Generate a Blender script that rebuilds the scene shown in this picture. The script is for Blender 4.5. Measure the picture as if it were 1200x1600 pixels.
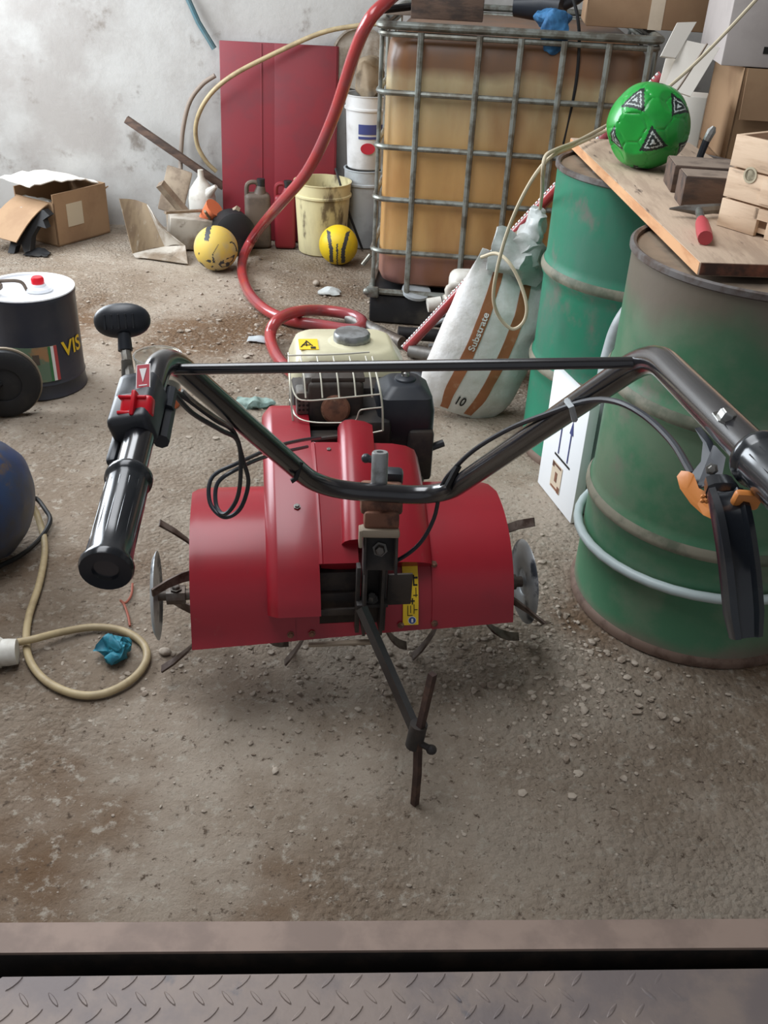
import bpy, bmesh, math, random
from mathutils import Vector as V, Matrix, noise
random.seed(4)
PI = math.pi
S = bpy.context.scene
for o in list(bpy.data.objects): bpy.data.objects.remove(o)
COL = S.collection

# ------------------------------------------------------------------ camera
FPX, PITCH, ROLL, CAMH = 1488.0, .553, .051, 1.427
cp, sp = math.cos(PITCH), math.sin(PITCH)
FW = V((0, cp, -sp)); _d = V((0, -sp, -cp)); _r = V((1, 0, 0))
RT = math.cos(ROLL)*_r - math.sin(ROLL)*_d
DN = math.sin(ROLL)*_r + math.cos(ROLL)*_d
EYE = V((0, 0, CAMH))
cd = bpy.data.cameras.new('camera'); cam = bpy.data.objects.new('camera', cd); COL.objects.link(cam)
cd.sensor_fit = 'VERTICAL'; cd.sensor_height = 24.0; cd.lens = FPX/1600*24.0; cd.clip_start = .02
m3 = Matrix((RT, -DN, -FW)).transposed()
cam.matrix_world = Matrix.Translation(EYE) @ m3.to_4x4()
S.camera = cam

# ------------------------------------------------------------------ light and exposure
S.view_settings.view_transform = 'Standard'; S.view_settings.look = 'None'
S.view_settings.gamma = 1.0; S.view_settings.exposure = 0.0
S.view_settings.use_curve_mapping = False
w = bpy.data.worlds.new('world'); S.world = w; w.use_nodes = True
bg = w.node_tree.nodes['Background']; bg.inputs[0].default_value = (.90, .93, 1.0, 1); bg.inputs[1].default_value = .36

def area(name, loc, aim, sx, sy, power, color):
    l = bpy.data.lights.new(name, 'AREA'); l.shape = 'RECTANGLE'; l.size = sx; l.size_y = sy
    l.energy = power; l.color = color
    o = bpy.data.objects.new(name, l); COL.objects.link(o); o.location = loc
    o.rotation_euler = (V(aim)-V(loc)).to_track_quat('-Z', 'Y').to_euler()
    return o
area('assumed_window_daylight', (-2.72, 3.82, 1.75), (0, 3.2, .8), 2.2, 1.75, 165, (.86, .93, 1.0))  # assumed window out of view, read off the light from the left
area('assumed_skylight_daylight', (-.90, 2.1, 3.14), (-.90, 2.1, 0), 1.3, 2.6, 80, (.93, .96, 1.0))  # assumed skylight, unseen; added overhead for the highlights on the handlebar tubes

# ------------------------------------------------------------------ pixel -> place, read off the photograph's perspective
def ray(x, y): return FW + RT*((x-600)/FPX) + DN*((y-800)/FPX)
def atz(x, y, z=0.0): r = ray(x, y); return EYE + r*((z-CAMH)/r.z)
def aty(x, y, Y): r = ray(x, y); return EYE + r*(Y/r.y)
def atd(x, y, d): return EYE + ray(x, y)*d

# ------------------------------------------------------------------ materials
def lin(c):
    f = lambda u: u/12.92 if u <= .04045 else ((u+.055)/1.055)**2.4
    return tuple(f(x/255) for x in c)+(1,)
def mat(name, c1, rough=.5, metal=0.0, c2=None, scale=6.0, lo=.42, hi=.62, bump=0.0, bscale=60.0, coat=0.0, c3=None, c3scale=25.0, c3lo=.6, c3hi=.7, stretch=(1, 1, 1), trans=0.0, alpha=1.0, ior=1.45, detail=6.0):
    m = bpy.data.materials.new(name); m.use_nodes = True; nt = m.node_tree; N = nt.nodes; L = nt.links
    b = N['Principled BSDF']; b.inputs['Base Color'].default_value = lin(c1)
    b.inputs['Roughness'].default_value = rough; b.inputs['Metallic'].default_value = metal
    b.inputs['Coat Weight'].default_value = coat; b.inputs['Coat Roughness'].default_value = .18; b.inputs['IOR'].default_value = ior
    b.inputs['Transmission Weight'].default_value = trans; b.inputs['Alpha'].default_value = alpha
    tc = N.new('ShaderNodeTexCoord'); mp = N.new('ShaderNodeMapping'); mp.inputs['Scale'].default_value = stretch
    L.new(tc.outputs['Object'], mp.inputs['Vector'])
    def noi(sc, det=detail):
        n = N.new('ShaderNodeTexNoise'); n.inputs['Scale'].default_value = sc; n.inputs['Detail'].default_value = det
        n.inputs['Roughness'].default_value = .62
        L.new(mp.outputs['Vector'], n.inputs['Vector']); return n
    def ramp(n, a, bb):
        r = N.new('ShaderNodeMapRange'); r.inputs[1].default_value = a; r.inputs[2].default_value = bb; r.interpolation_type = 'SMOOTHSTEP'
        L.new(n.outputs['Fac'], r.inputs[0]); return r
    src = None
    if c2 is not None:
        mx = N.new('ShaderNodeMix'); mx.data_type = 'RGBA'
        mx.inputs[6].default_value = lin(c1); mx.inputs[7].default_value = lin(c2)
        L.new(ramp(noi(scale), lo, hi).outputs[0], mx.inputs[0]); src = mx.outputs[2]
        if c3 is not None:
            m2 = N.new('ShaderNodeMix'); m2.data_type = 'RGBA'; L.new(src, m2.inputs[6]); m2.inputs[7].default_value = lin(c3)
            L.new(ramp(noi(c3scale), c3lo, c3hi).outputs[0], m2.inputs[0]); src = m2.outputs[2]
        L.new(src, b.inputs['Base Color'])
    if bump > 0:
        bp = N.new('ShaderNodeBump'); bp.inputs['Strength'].default_value = bump; bp.inputs['Distance'].default_value = .01
        L.new(noi(bscale).outputs['Fac'], bp.inputs['Height']); L.new(bp.outputs[0], b.inputs['Normal'])
    return m

MT = {}
MT['red'] = mat('red_paint', (148, 24, 38), .36, c2=(138, 26, 38), scale=5, coat=.15, c3=(138, 62, 58), c3scale=30, c3lo=.66, c3hi=.75)
MT['redplastic'] = mat('red_plastic', (206, 24, 40), .32)
MT['black'] = mat('black_gloss_paint', (24, 24, 29), .22, c2=(34, 33, 36), scale=14, coat=1.0)
MT['blackp'] = mat('black_plastic', (36, 40, 47), .4, c2=(46, 48, 52), scale=9)
MT['rubber'] = mat('black_rubber', (26, 26, 28), .6, c2=(62, 58, 52), scale=7, lo=.5, hi=.75)
MT['grip'] = mat('grip_rubber', (28, 31, 36), .2, c2=(38, 42, 46), scale=9, coat=.2)
MT['cream'] = mat('cream_tank_enamel', (214, 208, 176), .32, c2=(196, 190, 160), scale=5, coat=.2)
MT['steel'] = mat('bare_steel', (165, 165, 162), .34, .85, c2=(128, 124, 116), scale=18)
MT['dull'] = mat('dull_steel', (122, 120, 116), .5, .55, c2=(92, 82, 74), scale=12)
MT['disc'] = mat('scuffed_disc_steel', (168, 172, 174), .42, .45, c2=(70, 74, 80), scale=14, lo=.5, hi=.62)
MT['zinc'] = mat('zinc_wire', (206, 202, 186), .35, .25)
MT['rust'] = mat('rusty_metal', (132, 90, 70), .7, .1, c2=(92, 64, 52), scale=30, c3=(170, 142, 116), c3scale=22)
MT['tine'] = mat('worn_tine_steel', (110, 98, 90), .5, .4, c2=(64, 48, 40), scale=20)
MT['stake'] = mat('brown_stake_steel', (62, 46, 42), .62, .2, c2=(88, 66, 56), scale=24)
MT['dark'] = mat('dark_recess_steel', (46, 43, 42), .6, c2=(66, 58, 52), scale=15)
MT['capgrey'] = mat('grey_cap_metal', (150, 152, 152), .42, .5, c2=(118, 118, 116), scale=22)
MT['yellow'] = mat('yellow_sticker', (236, 198, 40), .5)
MT['ink'] = mat('black_print', (24, 22, 20), .6)
MT['blueink'] = mat('blue_print', (38, 74, 140), .5)
MT['white'] = mat('white_print', (226, 224, 222), .5)
MT['orangep'] = mat('orange_latch_plastic', (206, 128, 62), .45)
MT['greend'] = mat('green_drum_paint_bright', (40, 122, 94), .48, c2=(64, 116, 96), scale=4, c3=(106, 110, 100), c3scale=7, c3lo=.56, c3hi=.72, bump=.12, bscale=9, stretch=(1, 1, .7))
MT['greend2'] = mat('green_drum_paint_worn', (44, 92, 66), .5, c2=(76, 96, 80), scale=3.4, c3=(104, 92, 80), c3scale=6, c3lo=.58, c3hi=.74, bump=.1, bscale=8)
def drum_mat(name, c1, c2, rust):
    m = mat(name, c1, .46, c2=c2, scale=3.6, c3=(112, 112, 100), c3scale=6, c3lo=.57, c3hi=.74, bump=.12, bscale=8)
    nt = m.node_tree; N = nt.nodes; L = nt.links; b = N['Principled BSDF']; src = b.inputs['Base Color'].links[0].from_socket
    tc = N.new('ShaderNodeTexCoord'); sx = N.new('ShaderNodeSeparateXYZ'); L.new(tc.outputs['Object'], sx.inputs[0])
    n = N.new('ShaderNodeTexNoise'); n.inputs['Scale'].default_value = 5; n.inputs['Detail'].default_value = 7; L.new(tc.outputs['Object'], n.inputs['Vector'])
    def ax(a, c):
        r = N.new('ShaderNodeMapRange'); r.inputs[1].default_value = a; r.inputs[2].default_value = c; L.new(sx.outputs['Z'], r.inputs[0]); return r.outputs[0]
    ad = N.new('ShaderNodeMath'); ad.operation = 'MAXIMUM'; L.new(ax(.10, .0), ad.inputs[0]); L.new(ax(.66, .88), ad.inputs[1])
    ml = N.new('ShaderNodeMath'); ml.operation = 'MULTIPLY_ADD'; ml.inputs[1].default_value = 1.0; L.new(ad.outputs[0], ml.inputs[0])
    sb_ = N.new('ShaderNodeMath'); sb_.operation = 'SUBTRACT'; sb_.inputs[1].default_value = .5; L.new(n.outputs['Fac'], sb_.inputs[0]); L.new(sb_.outputs[0], ml.inputs[2])
    r = N.new('ShaderNodeMapRange'); r.interpolation_type = 'SMOOTHSTEP'; r.inputs[1].default_value = .3; r.inputs[2].default_value = .85; r.inputs[4].default_value = .8; L.new(ml.outputs[0], r.inputs[0])
    x = N.new('ShaderNodeMix'); x.data_type = 'RGBA'; L.new(r.outputs[0], x.inputs[0]); L.new(src, x.inputs[6]); x.inputs[7].default_value = lin(rust); L.new(x.outputs[2], b.inputs['Base Color'])
    return m
MT['greend2'] = drum_mat('green_drum_paint_rusty', (66, 114, 84), (98, 122, 98), (112, 94, 86))
MT['chime'] = mat('rusty_drum_chime', (112, 92, 80), .7, .1, c2=(86, 66, 56), scale=18)
MT['drumrim'] = mat('drum_rim_grey', (112, 108, 106), .5, .3, c2=(84, 70, 62), scale=16)
MT['drumlid'] = mat('dusty_drum_lid', (138, 122, 104), .75, c2=(104, 92, 80), scale=6)
MT['ribdust'] = mat('dusty_drum_ridge', (128, 124, 108), .6, c2=(86, 92, 76), scale=9)
MT['galv'] = mat('galvanised_tube', (142, 146, 140), .42, .55, c2=(108, 104, 94), scale=18)
MT['plank'] = mat('dusty_plank', (186, 164, 142), .85, c2=(168, 146, 126), scale=5, stretch=(6, 1, 6), c3=(104, 88, 76), c3scale=8, bump=.12, bscale=20)
MT['plankedge'] = mat('sawn_plank_edge', (214, 164, 120), .7, c2=(196, 142, 100), scale=7, stretch=(4, 1, 4))
MT['plankend'] = mat('plank_end_grain', (132, 82, 62), .8, c2=(74, 54, 46), scale=14)
MT['darkwood'] = mat('dark_old_wood', (98, 78, 66), .8, c2=(70, 58, 52), scale=9, stretch=(1, 3, 3), bump=.2, bscale=30)
MT['greywood'] = mat('dusty_wood_top', (142, 126, 112), .85, c2=(108, 94, 84), scale=10)
MT['crate'] = mat('pale_crate_wood', (212, 186, 158), .7, c2=(196, 168, 140), scale=6, stretch=(1, 1, 6), c3=(172, 148, 124), c3scale=12, bump=.08, bscale=30)
MT['cratemark'] = mat('faded_stamp_print', (182, 172, 146), .7)
MT['card'] = mat('brown_cardboard', (158, 128, 98), .8, c2=(146, 116, 88), scale=4)
MT['cardpale'] = mat('pale_cardboard', (206, 190, 168), .8, c2=(192, 176, 154), scale=4)
MT['cardwhite'] = mat('white_cardboard', (230, 224, 214), .7)
MT['cardgrey'] = mat('grey_cardboard', (176, 168, 164), .8, c2=(164, 156, 152), scale=4)
MT['carton'] = mat('white_printed_carton', (236, 238, 240), .55)
MT['sack'] = mat('white_woven_sack', (226, 225, 224), .5, c2=(206, 203, 198), scale=7, bump=.25, bscale=40)
MT['sackbrown'] = mat('brown_sack_stripe', (158, 100, 66), .6, c2=(176, 130, 100), scale=30, lo=.55, hi=.75)
MT['bag'] = mat('grey_plastic_bag', (186, 190, 188), .4, c2=(160, 162, 158), scale=9, bump=.3, bscale=18)
MT['beigebag'] = mat('beige_paper_bag', (134, 118, 96), .75, c2=(98, 88, 74), scale=7, bump=.3, bscale=20)
MT['whitep'] = mat('white_plastic', (214, 212, 204), .42, c2=(190, 184, 172), scale=8)
MT['greyp'] = mat('pale_grey_plastic', (172, 178, 180), .4, c2=(152, 156, 158), scale=6)
MT['bluegrey'] = mat('pale_hose_plastic', (170, 182, 182), .4)
MT['creamhose'] = mat('cream_hose', (176, 158, 122), .5, c2=(156, 138, 106), scale=14)
MT['rope'] = mat('cream_cord', (196, 184, 158), .7)
MT['greyhose'] = mat('dusty_hose', (138, 124, 112), .6)
MT['redhose'] = mat('red_hose', (158, 56, 56), .22, c2=(140, 66, 70), scale=7, coat=.5)
MT['redpanel'] = mat('red_panel_paint', (122, 34, 43), .5, c2=(112, 38, 46), scale=5, c3=(130, 86, 84), c3scale=30, c3lo=.7, c3hi=.78)
MT['redcan'] = mat('red_jerrycan_plastic', (132, 38, 46), .45)
MT['brownplastic'] = mat('dusty_brown_plastic', (106, 92, 80), .6, c2=(84, 74, 66), scale=8)
MT['bucket'] = mat('stained_cream_bucket', (206, 196, 152), .5, c2=(186, 176, 138), scale=5, c3=(104, 92, 72), c3scale=9, c3lo=.54, c3hi=.64, stretch=(1, 1, .4))
MT['bucketin'] = mat('yellow_bucket_inside', (214, 200, 128), .5)
MT['ballyel'] = mat('yellow_ball_skin', (222, 190, 30), .5, c2=(206, 176, 40), scale=9)
MT['ballworn'] = mat('worn_yellow_ball_skin', (206, 176, 84), .65, c2=(184, 166, 118), scale=8, c3=(122, 112, 98), c3scale=6)
MT['balldark'] = mat('dark_ball_print', (56, 58, 62), .55)
MT['ballgreen'] = mat('green_ball_skin', (36, 158, 62), .3, c2=(30, 140, 56), scale=7, coat=.3)
MT['ballblack'] = mat('black_ball_patch', (34, 42, 40), .45)
MT['ballmark'] = mat('silver_ball_mark', (178, 186, 182), .5)
MT['scoop'] = mat('rusty_scoop_metal', (134, 116, 92), .75, c2=(112, 94, 74), scale=5, c3=(156, 146, 130), c3scale=9, stretch=(4, 1, 1))
MT['sheet'] = mat('dusty_sheet_metal', (178, 170, 158), .6, .1, c2=(128, 112, 94), scale=6, c3=(104, 92, 78), c3scale=14)
MT['junkwood'] = mat('weathered_stick', (158, 142, 122), .8, c2=(126, 110, 94), scale=10)
MT['paintbkt'] = mat('white_paint_bucket', (200, 200, 198), .5, c2=(176, 174, 170), scale=5)
MT['bluelabel'] = mat('blue_label', (62, 70, 122), .5)
MT['redlabel'] = mat('red_label', (176, 42, 58), .5)
MT['canblue'] = mat('dark_oil_can_paint', (44, 48, 60), .34, c2=(56, 58, 66), scale=4, bump=.1, bscale=10)
MT['canlid'] = mat('bare_can_lid', (228, 230, 234), .3)
MT['canpic'] = mat('can_label_olive', (128, 118, 92), .5, c2=(160, 120, 84), scale=16, c3=(98, 120, 100), c3scale=9, c3lo=.5, c3hi=.56)
MT['lgreen'] = mat('label_green', (60, 116, 70), .5); MT['lred'] = mat('label_red', (176, 70, 70), .5)
MT['compblue'] = mat('blue_compressor_paint', (40, 62, 100), .42, c2=(56, 58, 66), scale=6, c3=(92, 76, 62), c3scale=8)
MT['rimtan'] = mat('tan_wheel_rim', (142, 128, 110), .6)
MT['ragblue'] = mat('blue_rag', (42, 128, 148), .6, c2=(30, 98, 118), scale=30)
MT['raggreen'] = mat('grey_green_rag', (138, 158, 150), .8, c2=(98, 118, 112), scale=20)
MT['plate'] = mat('worn_checker_steel', (136, 122, 114), .5, .1, c2=(116, 106, 104), scale=5, c3=(84, 86, 94), c3scale=7, c3lo=.58, c3hi=.68, bump=.08, bscale=50)
MT['strip'] = mat('steel_edge_strip', (150, 130, 118), .7, .0, c2=(132, 114, 104), scale=7, bump=.05)
MT['teal'] = mat('teal_rod', (70, 104, 114), .6, c2=(92, 110, 112), scale=9)
MT['bluerag2'] = mat('blue_cloth', (62, 120, 168), .7, c2=(40, 84, 124), scale=20)
MT['stone'] = mat('concrete_rubble', (168, 156, 142), .9, c2=(126, 112, 98), scale=30)
MT['glass'] = mat('clear_plastic_tub', (232, 234, 230), .1, trans=.9, ior=1.4)
MT['orange'] = mat('orange_plastic', (206, 112, 74), .45)
MT['saw'] = mat('orange_tool_plastic', (178, 92, 44), .5)
MT['toolred'] = mat('red_hammer_grip', (176, 66, 72), .5)
MT['label'] = mat('cream_paper_label', (196, 182, 158), .8)
MT['redtwine'] = mat('red_brown_twine', (150, 84, 66), .7)

def floor_mat():
    m = bpy.data.materials.new('rough_dusty_concrete'); m.use_nodes = True; nt = m.node_tree; N = nt.nodes; L = nt.links
    b = N['Principled BSDF']; b.inputs['Roughness'].default_value = .85; b.inputs['Specular IOR Level'].default_value = .3
    tc = N.new('ShaderNodeTexCoord')
    def noi(sc, det=8, ro=.65, off=0):
        n = N.new('ShaderNodeTexNoise'); n.inputs['Scale'].default_value = sc; n.inputs['Detail'].default_value = det; n.inputs['Roughness'].default_value = ro
        mp = N.new('ShaderNodeMapping'); mp.inputs['Location'].default_value = (off, off*.7, 0)
        L.new(tc.outputs['Object'], mp.inputs['Vector']); L.new(mp.outputs[0], n.inputs['Vector']); return n.outputs['Fac']
    def rng(s, a, c):
        r = N.new('ShaderNodeMapRange'); r.interpolation_type = 'SMOOTHSTEP'; r.inputs[1].default_value = a; r.inputs[2].default_value = c; L.new(s, r.inputs[0]); return r.outputs[0]
    def mix(f, a, c):
        x = N.new('ShaderNodeMix'); x.data_type = 'RGBA'; L.new(f, x.inputs[0])
        for i, v in ((6, a), (7, c)):
            if isinstance(v, tuple): x.inputs[i].default_value = lin(v)
            else: L.new(v, x.inputs[i])
        return x.outputs[2]
    c = mix(rng(noi(1.6), .38, .62), (172, 158, 142), (142, 125, 107))
    c = mix(rng(noi(1.1, 5, .6, 7.3), .5, .66), c, (116, 90, 66))
    c = mix(rng(noi(34, 6, .75, 3.1), .52, .66), c, (178, 167, 152))
    c = mix(rng(noi(48, 5, .75, 5.1), .56, .68), c, (92, 76, 62))
    L.new(c, b.inputs['Base Color'])
    ru = rng(noi(1.3, 4, .6, 2.2), .36, .58)
    vo = N.new('ShaderNodeTexVoronoi'); vo.inputs['Scale'].default_value = 75; L.new(tc.outputs['Object'], vo.inputs['Vector'])
    vi = N.new('ShaderNodeMath'); vi.operation = 'SUBTRACT'; vi.inputs[0].default_value = 1.0; L.new(vo.outputs['Distance'], vi.inputs[1])
    a0 = N.new('ShaderNodeMath'); a0.operation = 'ADD'; L.new(noi(110, 5, .7), a0.inputs[0]); L.new(vi.outputs[0], a0.inputs[1])
    h = N.new('ShaderNodeMath'); h.operation = 'MULTIPLY'; L.new(a0.outputs[0], h.inputs[0]); L.new(ru, h.inputs[1])
    h2 = N.new('ShaderNodeMath'); h2.operation = 'MULTIPLY_ADD'; L.new(noi(45, 8, .75, 9), h2.inputs[0]); h2.inputs[1].default_value = 1.1; L.new(h.outputs[0], h2.inputs[2])
    bp = N.new('ShaderNodeBump'); bp.inputs['Strength'].default_value = 1.0; bp.inputs['Distance'].default_value = .011
    L.new(h2.outputs[0], bp.inputs['Height']); L.new(bp.outputs[0], b.inputs['Normal'])
    return m
MT['floor'] = floor_mat()
MT['plaster'] = mat('stained_plaster', (180, 178, 174), .9, c2=(156, 151, 146), scale=1.9, lo=.4, hi=.66, c3=(128, 120, 112), c3scale=6, c3lo=.58, c3hi=.74, bump=.25, bscale=24, detail=9)
MT['ceil'] = mat('ceiling_plaster', (168, 164, 158), .9)

def ibc_mat():
    m = bpy.data.materials.new('oil_stained_tank_plastic'); m.use_nodes = True; nt = m.node_tree; N = nt.nodes; L = nt.links
    b = N['Principled BSDF']; b.inputs['Roughness'].default_value = .38
    b.inputs['Subsurface Weight'].default_value = .25; b.inputs['Subsurface Radius'].default_value = (.05, .03, .012)
    tc = N.new('ShaderNodeTexCoord'); sx = N.new('ShaderNodeSeparateXYZ'); L.new(tc.outputs['Object'], sx.inputs[0])
    n = N.new('ShaderNodeTexNoise'); n.inputs['Scale'].default_value = 3.2; n.inputs['Detail'].default_value = 5; L.new(tc.outputs['Object'], n.inputs['Vector'])
    a = N.new('ShaderNodeMath'); a.operation = 'MULTIPLY_ADD'; a.inputs[1].default_value = .10; L.new(n.outputs['Fac'], a.inputs[0]); L.new(sx.outputs['Z'], a.inputs[2])
    sb = N.new('ShaderNodeMath'); sb.operation = 'SUBTRACT'; sb.inputs[1].default_value = .05; L.new(a.outputs[0], sb.inputs[0])
    r = N.new('ShaderNodeValToRGB'); L.new(sb.outputs[0], r.inputs[0]); e = r.color_ramp.elements
    e[0].position = .12; e[0].color = lin((140, 100, 92)); e[1].position = .985; e[1].color = lin((118, 90, 70))
    for p, c in ((.275, (158, 118, 108)), (.295, (196, 158, 104)), (.50, (196, 152, 94)), (.68, (192, 152, 98)), (.80, (188, 160, 116)), (.94, (184, 168, 132))):
        k = e.new(p); k.color = lin(c)
    n2 = N.new('ShaderNodeTexNoise'); n2.inputs['Scale'].default_value = 4; n2.inputs['Detail'].default_value = 6
    mp = N.new('ShaderNodeMapping'); mp.inputs['Scale'].default_value = (1.6, 1, .55); L.new(tc.outputs['Object'], mp.inputs[0]); L.new(mp.outputs[0], n2.inputs['Vector'])
    rr = N.new('ShaderNodeMapRange'); rr.inputs[1].default_value = .42; rr.inputs[2].default_value = .66; rr.inputs[4].default_value = .6; L.new(n2.outputs['Fac'], rr.inputs[0])
    x = N.new('ShaderNodeMix'); x.data_type = 'RGBA'; L.new(rr.outputs[0], x.inputs[0]); L.new(r.outputs[0], x.inputs[6]); x.inputs[7].default_value = lin((146, 96, 54))
    L.new(x.outputs[2], b.inputs['Base Color'])
    return m
MT['ibc'] = ibc_mat()

# ------------------------------------------------------------------ mesh helpers: every one returns (verts, faces)
def from_bm(bm):
    bm.verts.index_update(); v = [x.co.copy() for x in bm.verts]; f = [[q.index for q in p.verts] for p in bm.faces]; bm.free(); return v, f
def xf(g, M): return [M @ V(v) for v in g[0]], g[1]
def box(c, s, rot=None, bev=0.0, seg=2):
    bm = bmesh.new(); bmesh.ops.create_cube(bm, size=1)
    for v in bm.verts: v.co = V((v.co.x*s[0], v.co.y*s[1], v.co.z*s[2]))
    if bev > 0: bmesh.ops.bevel(bm, geom=bm.edges[:], offset=bev, segments=seg, profile=.5, affect='EDGES', clamp_overlap=True)
    g = from_bm(bm); M = Matrix.Translation(V(c))
    if rot is not None: M = M @ (Matrix.Rotation(rot, 4, 'Z') if isinstance(rot, (int, float)) else rot.to_4x4())
    return xf(g, M)
def path(pts, sub=6, closed=False):
    P = [V(p) for p in pts]; n = len(P); out = []
    rngn = n if closed else n-1
    for i in range(rngn):
        p0 = P[(i-1) % n] if closed or i > 0 else P[0]*2-P[1]
        p1 = P[i]; p2 = P[(i+1) % n]
        p3 = P[(i+2) % n] if closed or i+2 < n else P[-1]*2-P[-2]
        for k in range(sub):
            t = k/sub
            out.append(.5*((2*p1)+(p2-p0)*t+(2*p0-5*p1+4*p2-p3)*t*t+(3*p1-p0-3*p2+p3)*t**3))
    if not closed: out.append(P[-1])
    return out
def fillet(pts, rad, seg=7):
    P = [V(p) for p in pts]; out = [P[0]]
    for i in range(1, len(P)-1):
        r = rad[i-1] if isinstance(rad, (list, tuple)) else rad
        a = (P[i-1]-P[i]); b = (P[i+1]-P[i]); la, lb = a.length, b.length; r = min(r, la*.48, lb*.48)
        A = P[i]+a.normalized()*r; B = P[i]+b.normalized()*r
        for k in range(seg+1):
            t = k/seg; out.append(A*(1-t)**2+P[i]*2*t*(1-t)+B*t*t)
    out.append(P[-1]); return out
def tube(pts, r, n=10, closed=False, ratio=1.0, up=None):
    P = [V(p) for p in pts]; m = len(P); vs, fs = [], []
    rad = r if isinstance(r, (list, tuple)) else [r]*m
    def tan(i):
        a = P[(i+1) % m] if closed or i < m-1 else P[i]; b = P[(i-1) % m] if closed or i > 0 else P[i]
        return (a-b).normalized()
    t = tan(0); ref = V(up) if up else (V((0, 0, 1)) if abs(t.z) < .9 else V((1, 0, 0)))
    nrm = (ref-t*ref.dot(t)).normalized()
    for i in range(m):
        t = tan(i); nrm = nrm-t*nrm.dot(t)
        if nrm.length < 1e-6: nrm = t.orthogonal()
        nrm.normalize(); bn = t.cross(nrm)
        for k in range(n):
            a = 2*PI*k/n; vs.append(P[i]+nrm*(math.cos(a)*rad[i]*ratio)+bn*(math.sin(a)*rad[i]))
    for i in range(m if closed else m-1):
        for k in range(n):
            j = (i+1) % m; fs.append([i*n+k, i*n+(k+1) % n, j*n+(k+1) % n, j*n+k])
    if not closed: fs.append(list(range(n))[::-1]); fs.append([(m-1)*n+k for k in range(n)])
    return vs, fs
def frame(o, z, x=None):
    z = V(z).normalized(); x = V(x) if x is not None else z.orthogonal()
    x = (x-z*x.dot(z)).normalized(); y = z.cross(x)
    M = Matrix((x, y, z)).transposed().to_4x4(); M.translation = V(o); return M
def lathe(prof, n=32, M=None, a0=0, a1=2*PI):
    vs, fs = [], []; full = abs(a1-a0-2*PI) < 1e-6; k = n if full else n+1; m = len(prof)
    for r, z in prof:
        for i in range(k):
            a = a0+(a1-a0)*i/n; vs.append(V((r*math.cos(a), r*math.sin(a), z)))
    for j in range(m-1):
        for i in range(n):
            fs.append([j*k+i, j*k+(i+1) % k, (j+1)*k+(i+1) % k, (j+1)*k+i])
    if full:
        if prof[0][0] > 1e-6: fs.append(list(range(k))[::-1])
        if prof[-1][0] > 1e-6: fs.append([(m-1)*k+i for i in range(k)])
    g = (vs, fs); return xf(g, M) if M is not None else g
def prism(poly, h, M=None):
    n = len(poly); vs = [V((x, y, 0)) for x, y in poly]+[V((x, y, h)) for x, y in poly]
    fs = [list(range(n))[::-1], list(range(n, 2*n))]+[[i, (i+1) % n, (i+1) % n+n, i+n] for i in range(n)]
    g = (vs, fs); return xf(g, M) if M is not None else g
def sheet(fn, nu, nv, th, nf=None):
    # fn(u,v) -> point; solid sheet of thickness th along the numeric normal
    P = [[V(fn(i/nu, j/nv)) for j in range(nv+1)] for i in range(nu+1)]
    vs, fs = [], []
    def nr(i, j):
        a = P[min(i+1, nu)][j]-P[max(i-1, 0)][j]; b = P[i][min(j+1, nv)]-P[i][max(j-1, 0)]
        c = a.cross(b); return c.normalized() if c.length > 1e-12 else V((0, 0, 1))
    for s in (0, 1):
        for i in range(nu+1):
            for j in range(nv+1): vs.append(P[i][j]-nr(i, j)*th*s)
    k = nv+1; o = (nu+1)*k
    for i in range(nu):
        for j in range(nv):
            q = [i*k+j, (i+1)*k+j, (i+1)*k+j+1, i*k+j+1]; fs.append(q); fs.append([x+o for x in q[::-1]])
    for i in range(nu):
        for j in (0, nv): a, b = i*k+j, (i+1)*k+j; fs.append([a, b, b+o, a+o])
    for j in range(nv):
        for i in (0, nu): a, b = i*k+j, i*k+j+1; fs.append([a, b, b+o, a+o])
    return vs, fs
def ico(c, r, sub=3, sc=(1, 1, 1)):
    bm = bmesh.new(); bmesh.ops.create_icosphere(bm, subdivisions=sub, radius=1)
    v, f = from_bm(bm); return [V(c)+V((p.x*sc[0], p.y*sc[1], p.z*sc[2]))*r for p in v], f
def crumple(g, amp, sc, seed=0.0):
    vs = []
    for p in g[0]:
        q = V(p)*sc+V((seed, seed*1.7, seed*.3)); vs.append(V(p)+noise.noise_vector(q)*amp+noise.noise_vector(q*2.3)*amp*.5)
    return vs, g[1]
def text_geo(s, size, fnt_scale=1.0):
    c = bpy.data.curves.new('lettering', 'FONT'); c.body = s; c.size = size; c.align_x = 'CENTER'; c.align_y = 'CENTER'; c.offset = size*.02
    o = bpy.data.objects.new('lettering', c); COL.objects.link(o)
    me = o.to_mesh(); bm = bmesh.new(); bm.from_mesh(me); o.to_mesh_clear(); bpy.data.objects.remove(o); bpy.data.curves.remove(c)
    bmesh.ops.triangulate(bm, faces=bm.faces[:]); bmesh.ops.subdivide_edges(bm, edges=bm.edges[:], cuts=1)
    return from_bm(bm)

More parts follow.
